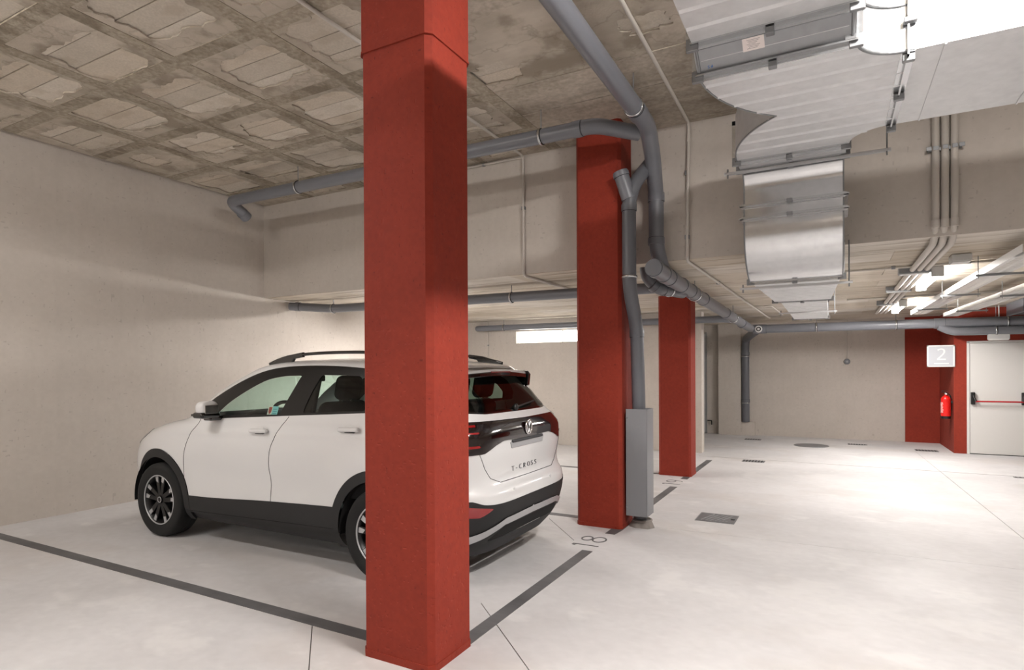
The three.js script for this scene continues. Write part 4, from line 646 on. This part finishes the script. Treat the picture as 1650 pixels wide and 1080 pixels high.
  const dens = (pts) => { const o = []; for (let i = 0; i < pts.length - 1; i++) { const n = Math.max(1, Math.ceil(Math.hypot(pts[i + 1][0] - pts[i][0], pts[i + 1][1] - pts[i][1]) / .04)); for (let k = 0; k < n; k++) o.push([pts[i][0] + (pts[i + 1][0] - pts[i][0]) * k / n, pts[i][1] + (pts[i + 1][1] - pts[i][1]) * k / n]); } o.push(pts[pts.length - 1]); return o; };
  const gapG = []; for (const s of [1, -1]) { const a = frontDoor.slice(0, 31), b = frontDoor.slice(-37); gapG.push(sideLine(dens([...a, [1.2, .285]]), s), sideLine(dens([[2.27, .32], ...b]), s), sideLine(dens(rearDoor.slice(-16)), s)); }
  gapG.push(rearLine(dens([...[[.64, .9], [.585, .8], [.52, .725], [.42, .685], [0, .683], [-.42, .685], [-.52, .725], [-.585, .8], [-.64, .9]]])));
  mesh('panel_gap', merge(gapG), gapM, car);
  // door bottom edge line on the cladding
  mesh('cladding_edge', merge([1, -1].map(s => tubeGeo(dens([[1.2, .282], [2.27, .315], [2.93, .332]]).map(p => new THREE.Vector3(p[0], p[1], s * (sideZ(p[0], p[1]) + .004))), .004, .001, 6))), gapM, car);
  // underbody, arch liners, floor
  { const g = new RoundedBoxGeometry(3.5, .2, 1.25, 2, .05); g.translate(2.05, .3, 0); mesh('underbody', g, interior, car);
    for (const [cx, cy] of WH) for (const s of [1, -1]) { const g = new THREE.CylinderGeometry(.385, .385, .36, 28, 1, true, Math.PI * .5 - .12, Math.PI + .24); g.rotateX(Math.PI / 2); g.translate(cx, cy, s * .67); mesh('arch_liner', g, std({ color: 0x0d0d0d, roughness: .95, side: THREE.DoubleSide }), car); const d = new THREE.CircleGeometry(.385, 28, -.12, Math.PI + .24); d.translate(cx, cy, s * .5); mesh('arch_liner', d, std({ color: 0x0d0d0d, roughness: .95, side: THREE.DoubleSide }), car); } }
  // wheels
  for (const [cx, cy] of WH) for (const s of [1, -1]) {
    const w = new THREE.Group(); w.name = 'wheel'; w.position.set(cx, .328, s * .765); car.add(w); if (s < 0) w.rotation.y = Math.PI;
    const tp = [[.215, -.095], [.235, -.1], [.285, -.104], [.312, -.098], [.324, -.08], [.328, -.05], [.328, -.036], [.321, -.034], [.321, -.026], [.328, -.024], [.328, -.004], [.321, -.002], [.321, .006], [.328, .008], [.328, .05], [.324, .08], [.312, .098], [.285, .104], [.25, .1], [.222, .094], [.215, .09]].map(p => new THREE.Vector2(p[0], p[1]));
    const tg = new THREE.LatheGeometry(tp, 64); tg.rotateX(Math.PI / 2); mesh('tyre', tg, tyreM, w);
    const rg = new THREE.LatheGeometry([[.2, -.09], [.19, -.05], [.185, .03], [.2, .07], [.212, .085]].map(p => new THREE.Vector2(p[0], p[1])), 56); rg.rotateX(Math.PI / 2); const rim = mesh('rim', rg, std({ color: 0x0d0d0e, roughness: .4, side: THREE.DoubleSide }), w);
    const lip = new THREE.TorusGeometry(.216, .006, 8, 64); lip.translate(0, 0, .09); mesh('rim_lip', lip, silver, rim);
    const bk = new THREE.CircleGeometry(.2, 40); bk.translate(0, 0, -.01); mesh('brake', bk, std({ color: 0x1a1a1b, roughness: .6 }), rim);
    for (let k = 0; k < 5; k++) for (const m of [-1, 1]) {
      const a = k / 5 * Math.PI * 2 + Math.PI / 2, off = m * .2; const wi = .021;
      const sp = extrude([[.03, m * .012 - wi * .7], [.2, m * .046 - wi], [.213, m * .05 - wi * .6], [.213, m * .05 + wi * .6], [.2, m * .046 + wi], [.03, m * .012 + wi * .7]], .028, .004); sp.translate(0, 0, .045); sp.rotateZ(a); const S = mesh('spoke', sp, rimBlack, rim);
      const fc = extrude([[.148, m * .036 - wi * .55], [.209, m * .05 - wi * 1.0], [.211, m * .05 + wi * .95], [.16, m * .038 + wi * .8]], .004); fc.translate(0, 0, .0765); fc.rotateZ(a); mesh('spoke_face', fc, silver, S);
    }
    const hub = new THREE.CylinderGeometry(.034, .04, .05, 28); hub.rotateX(Math.PI / 2); hub.translate(0, 0, .06); mesh('hub_cap', hub, rimBlack, rim); const hc = new THREE.TorusGeometry(.024, .003, 6, 24); hc.translate(0, 0, .086); mesh('hub_emblem', hc, silver, rim);
    for (let k = 0; k < 5; k++) { const b = new THREE.CylinderGeometry(.008, .008, .02, 8); b.rotateX(Math.PI / 2); const a = k / 5 * Math.PI * 2 + Math.PI / 2 + .63; b.translate(.055 * Math.cos(a), .055 * Math.sin(a), .062); mesh('wheel_bolt', b, rimBlack, rim); }
  }
  // door handles
  for (const s of [1, -1]) for (const [x, y] of [[2.16, 1.003], [3.08, 1.05]]) {
    const z = sideZ(x, y), g = new RoundedBoxGeometry(.2, .034, .035, 4, .016); g.rotateZ(.035); g.translate(x, y, s * (z + .022)); const hnd = mesh('door_handle', g, paint, car);
    const c = new THREE.SphereGeometry(.05, 20, 12); c.scale(1.2, .75, .18); c.translate(x, y - .006, s * (z + .001)); mesh('handle_recess', c, paint, hnd);
    const k = new RoundedBoxGeometry(.09, .006, .02, 2, .003); k.translate(x + .005, y - .02, s * (z + .012)); mesh('handle_shadow_gap', k, gapM, hnd);
  }
  // door mirrors
  for (const s of [1, -1]) {
    const m = new THREE.Group(); m.name = 'door_mirror'; m.position.set(1.58, 1.085, s * .86); car.add(m);
    const cap = new THREE.SphereGeometry(1, 28, 18); const p = cap.attributes.position; for (let i = 0; i < p.count; i++) { let x = p.getX(i), y = p.getY(i), z = p.getZ(i); p.setXYZ(i, Math.sign(x) * Math.pow(Math.abs(x), .75) * .085 * (x > 0 ? .6 : 1), Math.sign(y) * Math.pow(Math.abs(y), .7) * .062, Math.sign(z) * Math.pow(Math.abs(z), .7) * .08); } cap.computeVertexNormals();
    const up = cap.clone(); up.translate(.03, .082, s * .075); mesh('mirror_cap', up, paint, m);
    const lo = new RoundedBoxGeometry(.13, .05, .17, 4, .022); lo.translate(.02, .028, s * .08); mesh('mirror_base', lo, gloss, m);
    const ar = new RoundedBoxGeometry(.1, .04, .12, 3, .016); ar.translate(.02, .0, s * .02); mesh('mirror_arm', ar, gloss, m);
    const gl = new RoundedBoxGeometry(.006, .07, .115, 2, .003); gl.translate(.079, .075, s * .075); mesh('mirror_glass', gl, chrome, m);
    const nd = new RoundedBoxGeometry(.05, .02, .1, 2, .008); nd.translate(-.04, .03, s * .11); mesh('indicator', nd, lampDark, m);
  }
  // roof rails
  for (const s of [1, -1]) {
    const pts = [[1.93, 1.528], [2.02, 1.556], [2.14, 1.583], [2.35, 1.602], [2.7, 1.61], [3.05, 1.603], [3.25, 1.585], [3.4, 1.555], [3.5, 1.53]];
    const c = new THREE.CatmullRomCurve3(pts.map(p => new THREE.Vector3(p[0], p[1], s * .59))); const g = new THREE.TubeGeometry(c, 60, .013, 10); g.scale(1, 1, 1); const r = mesh('roof_rail', g, gloss, car);
    for (const f of [[[1.95, 1.522], [2.03, 1.556], [2.15, 1.59], [2.32, 1.612], [2.32, 1.585], [2.22, 1.572], [2.2, 1.54]], [[3.5, 1.52], [3.42, 1.556], [3.3, 1.588], [3.16, 1.606], [3.16, 1.58], [3.24, 1.566], [3.27, 1.535]]]) { const g2 = extrude(f, .018, .006); g2.translate(0, 0, s * .59 - .009); mesh('rail_foot', g2, gloss, r); }
  }
  // roof spoiler: white top, black end and side fins
  { const half = [[0, 3.815], [.3, 3.81], [.44, 3.795], [.51, 3.77], [.545, 3.7], [.565, 3.5], [.55, 3.36]], drop = g => { const p = g.attributes.position; for (let i = 0; i < p.count; i++) { const x = p.getX(i), z = p.getZ(i); p.setY(i, p.getY(i) + 1.52 - .16 * Math.max(0, x - 3.42) - .032 * (z / .55) ** 2); } g.computeVertexNormals(); return g; };
    const slab = (grow, t) => { const o = []; const f = mirror(half.map(p => [p[0] * (1 + grow), p[1] + grow * .6])); for (let i = 0; i < f.length; i++) { const a = f[i], b = f[(i + 1) % f.length], n = Math.max(1, Math.ceil(Math.hypot(a[0] - b[0], a[1] - b[1]) / .05)); for (let k = 0; k < n; k++) o.push([a[1] + (b[1] - a[1]) * k / n, a[0] + (b[0] - a[0]) * k / n]); } const g = extrude(o, t, .006); g.rotateX(Math.PI / 2); return g; };
    const sg = slab(0, .012); sg.translate(0, .012, 0); const sp = mesh('roof_spoiler', drop(sg), paint, car);
    const eg = slab(.012, .02); eg.translate(0, -.006, 0); mesh('spoiler_lip', drop(eg), gloss, sp);
    for (const s of [1, -1]) { const f = extrude([[3.58, 1.47], [3.79, 1.455], [3.81, 1.43], [3.80, 1.345], [3.775, 1.335], [3.70, 1.41]], .03, .006); f.translate(0, 0, s * .505 - .015); mesh('spoiler_fin', f, gloss, sp); }
    const bl = new RoundedBoxGeometry(.012, .012, .3, 2, .005); bl.translate(3.822, 1.452, 0); mesh('brake_light', bl, lampRed, sp); }
  // wiper, emblem, lettering, plate recess, sensors
  { const w = mesh('rear_wiper', tubeGeo([[.0, 1.185], [-.16, 1.2], [-.34, 1.215]].map(p => new THREE.Vector3(rearX(p[0], p[1]) + .022, p[1], p[0])), .008, .02, 8), M.black, car); const b = new THREE.SphereGeometry(.03, 16, 10); b.scale(.7, 1, 1); b.translate(rearX(0, 1.185) + .012, 1.182, 0); mesh('wiper_hub', b, M.black, w); }
  { const e = new THREE.Group(); e.name = 'emblem'; e.userData.label = 'chrome round maker badge'; e.position.set(rearX(0, 1.035) + .018, 1.035, 0); e.rotation.y = Math.PI / 2; e.rotation.order = 'YXZ'; car.add(e);
    mesh('emblem_ring', new THREE.TorusGeometry(.058, .0065, 10, 40), chrome, e); e.scale.setScalar(.88); const dk = new THREE.CylinderGeometry(.057, .057, .012, 32); dk.rotateX(Math.PI / 2); dk.translate(0, 0, -.006); mesh('emblem_plate', dk, gloss, e);
    const st = (a, b) => tubeGeo([new THREE.Vector3(a[0], a[1], .003), new THREE.Vector3(b[0], b[1], .003)], .0052, .001, 8);
    mesh('emblem_strokes', merge([st([-.022, .052], [0, .006]), st([0, .006], [.022, .052]), st([-.05, .026], [-.02, -.05]), st([-.02, -.05], [0, -.006]), st([0, -.006], [.02, -.05]), st([.02, -.05], [.05, .026])]), chrome, e); }
  { const font = await new FontLoader().loadAsync('fonts/droid/droid_sans_regular.typeface.json'); const txt = 'T-CROSS'; const ws = []; let tot = 0; const adv = [.062, .05, .064, .064, .066, .06, .06]; const letters = [];
    let z = .235; for (let i = 0; i < txt.length; i++) { const g = new TextGeometry(txt[i], { font, size: .034, depth: .004, curveSegments: 5 }); g.scale(1.45, 1, 1); g.rotateY(Math.PI / 2); g.translate(rearX(z - .02, .745) + .001, .735, z); letters.push(g); z -= adv[i]; }
    const m = mesh('model_lettering', merge(letters), std({ color: 0x77787c, roughness: .3, metalness: .6 }), gate || car); m.userData.label = 'small chrome letters T-CROSS'; }
  { const g = new RoundedBoxGeometry(.03, .022, .5, 3, .009); g.translate(rearX(0, .95) + .0, .952, 0); mesh('tailgate_handle', g, trimGrey, gate || car); const pl = extrude([[.27, .945], [.25, .905], [-.25, .905], [-.27, .945]], .006, .002); pl.rotateY(-Math.PI / 2); pl.scale(-1, 1, -1); pl.translate(rearX(0, .92) - .002, 0, 0); mesh('grip_recess', pl, std({ color: 0xa3a4a6, roughness: .5, side: THREE.DoubleSide }), gate || car); }
  for (const z of [.78, .3, -.3, -.78]) { const g = new THREE.CylinderGeometry(.013, .013, .008, 18); g.rotateZ(Math.PI / 2); g.translate(rearX(z, .62) + .001, .62, z); mesh('parking_sensor', g, paint, car); }
  // interior
  { const dash = new RoundedBoxGeometry(.5, .26, 1.35, 4, .09); dash.translate(1.42, .93, 0); mesh('dashboard', dash, interior, car); const bn = new THREE.SphereGeometry(1, 20, 12); bn.scale(.14, .06, .2); bn.translate(1.6, 1.07, .36); mesh('instrument_hood', bn, interior, car);
    const sw = new THREE.TorusGeometry(.17, .016, 10, 36); sw.rotateY(Math.PI / 2); sw.rotateZ(.4); sw.translate(1.9, 1.04, .37); const S = mesh('steering_wheel', sw, interior, car); const hb = new THREE.CylinderGeometry(.06, .05, .05, 20); hb.rotateZ(Math.PI / 2 + .4); hb.translate(1.89, 1.035, .37); mesh('steering_hub', hb, interior, S);
    const seat = (x, z, wid, hr) => { const g = new THREE.Group(); g.name = 'car_seat'; g.position.set(x, .42, z); car.add(g); const b = new RoundedBoxGeometry(.5, .2, wid, 4, .07); b.translate(-.05, .12, 0); mesh('cushion', b, seatM, g); const k = new RoundedBoxGeometry(.15, .62, wid, 5, .07); k.rotateZ(-.3); k.translate(.28, .5, 0); mesh('seat_back', k, seatM, g); for (const hz of hr) { const h = new RoundedBoxGeometry(.1, .2, .26, 5, .05); h.rotateZ(-.2); h.translate(.40, .91, hz); mesh('headrest', h, seatM, g); for (const q of [-.05, .05]) { const r = new THREE.CylinderGeometry(.006, .006, .14, 8); r.rotateZ(-.25); r.translate(.38, .81, hz + q); mesh('headrest_post', r, M.clamp, g); } } };
    seat(2.2, .37, .5, [0]); seat(2.2, -.37, .5, [0]); seat(3.02, 0, 1.25, [.4, 0, -.4]);
    const lin = new RoundedBoxGeometry(1.3, .02, .95, 2, .01); lin.translate(2.6, 1.5, 0); mesh('roof_lining', lin, std({ color: 0x8d8a84, roughness: .95 }), car);
    for (const s of [1, -1]) { const d = new RoundedBoxGeometry(2.4, .55, .05, 2, .02); d.rotateZ(.03); d.translate(2.45, .8, s * .78); mesh('door_lining', d, interior, car); const b = new RoundedBoxGeometry(.1, .36, .05, 3, .02); b.rotateZ(-.28); b.translate(2.5, 1.27, s * .66); mesh('pillar_lining', b, interior, car); }
    const sh = new RoundedBoxGeometry(.55, .03, 1.2, 2, .01); sh.translate(3.68, 1.06, 0); mesh('parcel_shelf', sh, interior, car); const mr = new RoundedBoxGeometry(.03, .06, .22, 3, .02); mr.translate(1.83, 1.4, 0); mesh('rear_view_mirror', mr, interior, car); }
  // sticker on the front window
  { const g = new THREE.PlaneGeometry(.115, .075); const cv = document.createElement('canvas'); cv.width = 120; cv.height = 80; const c = cv.getContext('2d'); c.fillStyle = '#d8d4c8'; c.fillRect(0, 0, 52, 80); c.fillStyle = '#8fc4cc'; c.fillRect(52, 0, 68, 80); c.fillStyle = '#a8372c'; c.beginPath(); c.moveTo(8, 8); c.lineTo(46, 8); c.lineTo(44, 50); c.lineTo(27, 72); c.lineTo(10, 50); c.closePath(); c.fill(); c.fillStyle = '#4c8f9c'; for (let k = 0; k < 3; k++) c.fillRect(60, 22 + k * 18, 48, 7); const ct = new THREE.CanvasTexture(cv); ct.colorSpace = THREE.SRGBColorSpace; const m = mesh('window_sticker', g, std({ map: ct, roughness: .5, side: THREE.DoubleSide }), car); m.position.set(2.21, 1.155, sideZ(2.21, 1.155) - .012); m.rotation.x = -.32; m.userData.label = 'small sticker with a red shield and pale blue panel'; }
}
renderer.render(scene, camera);
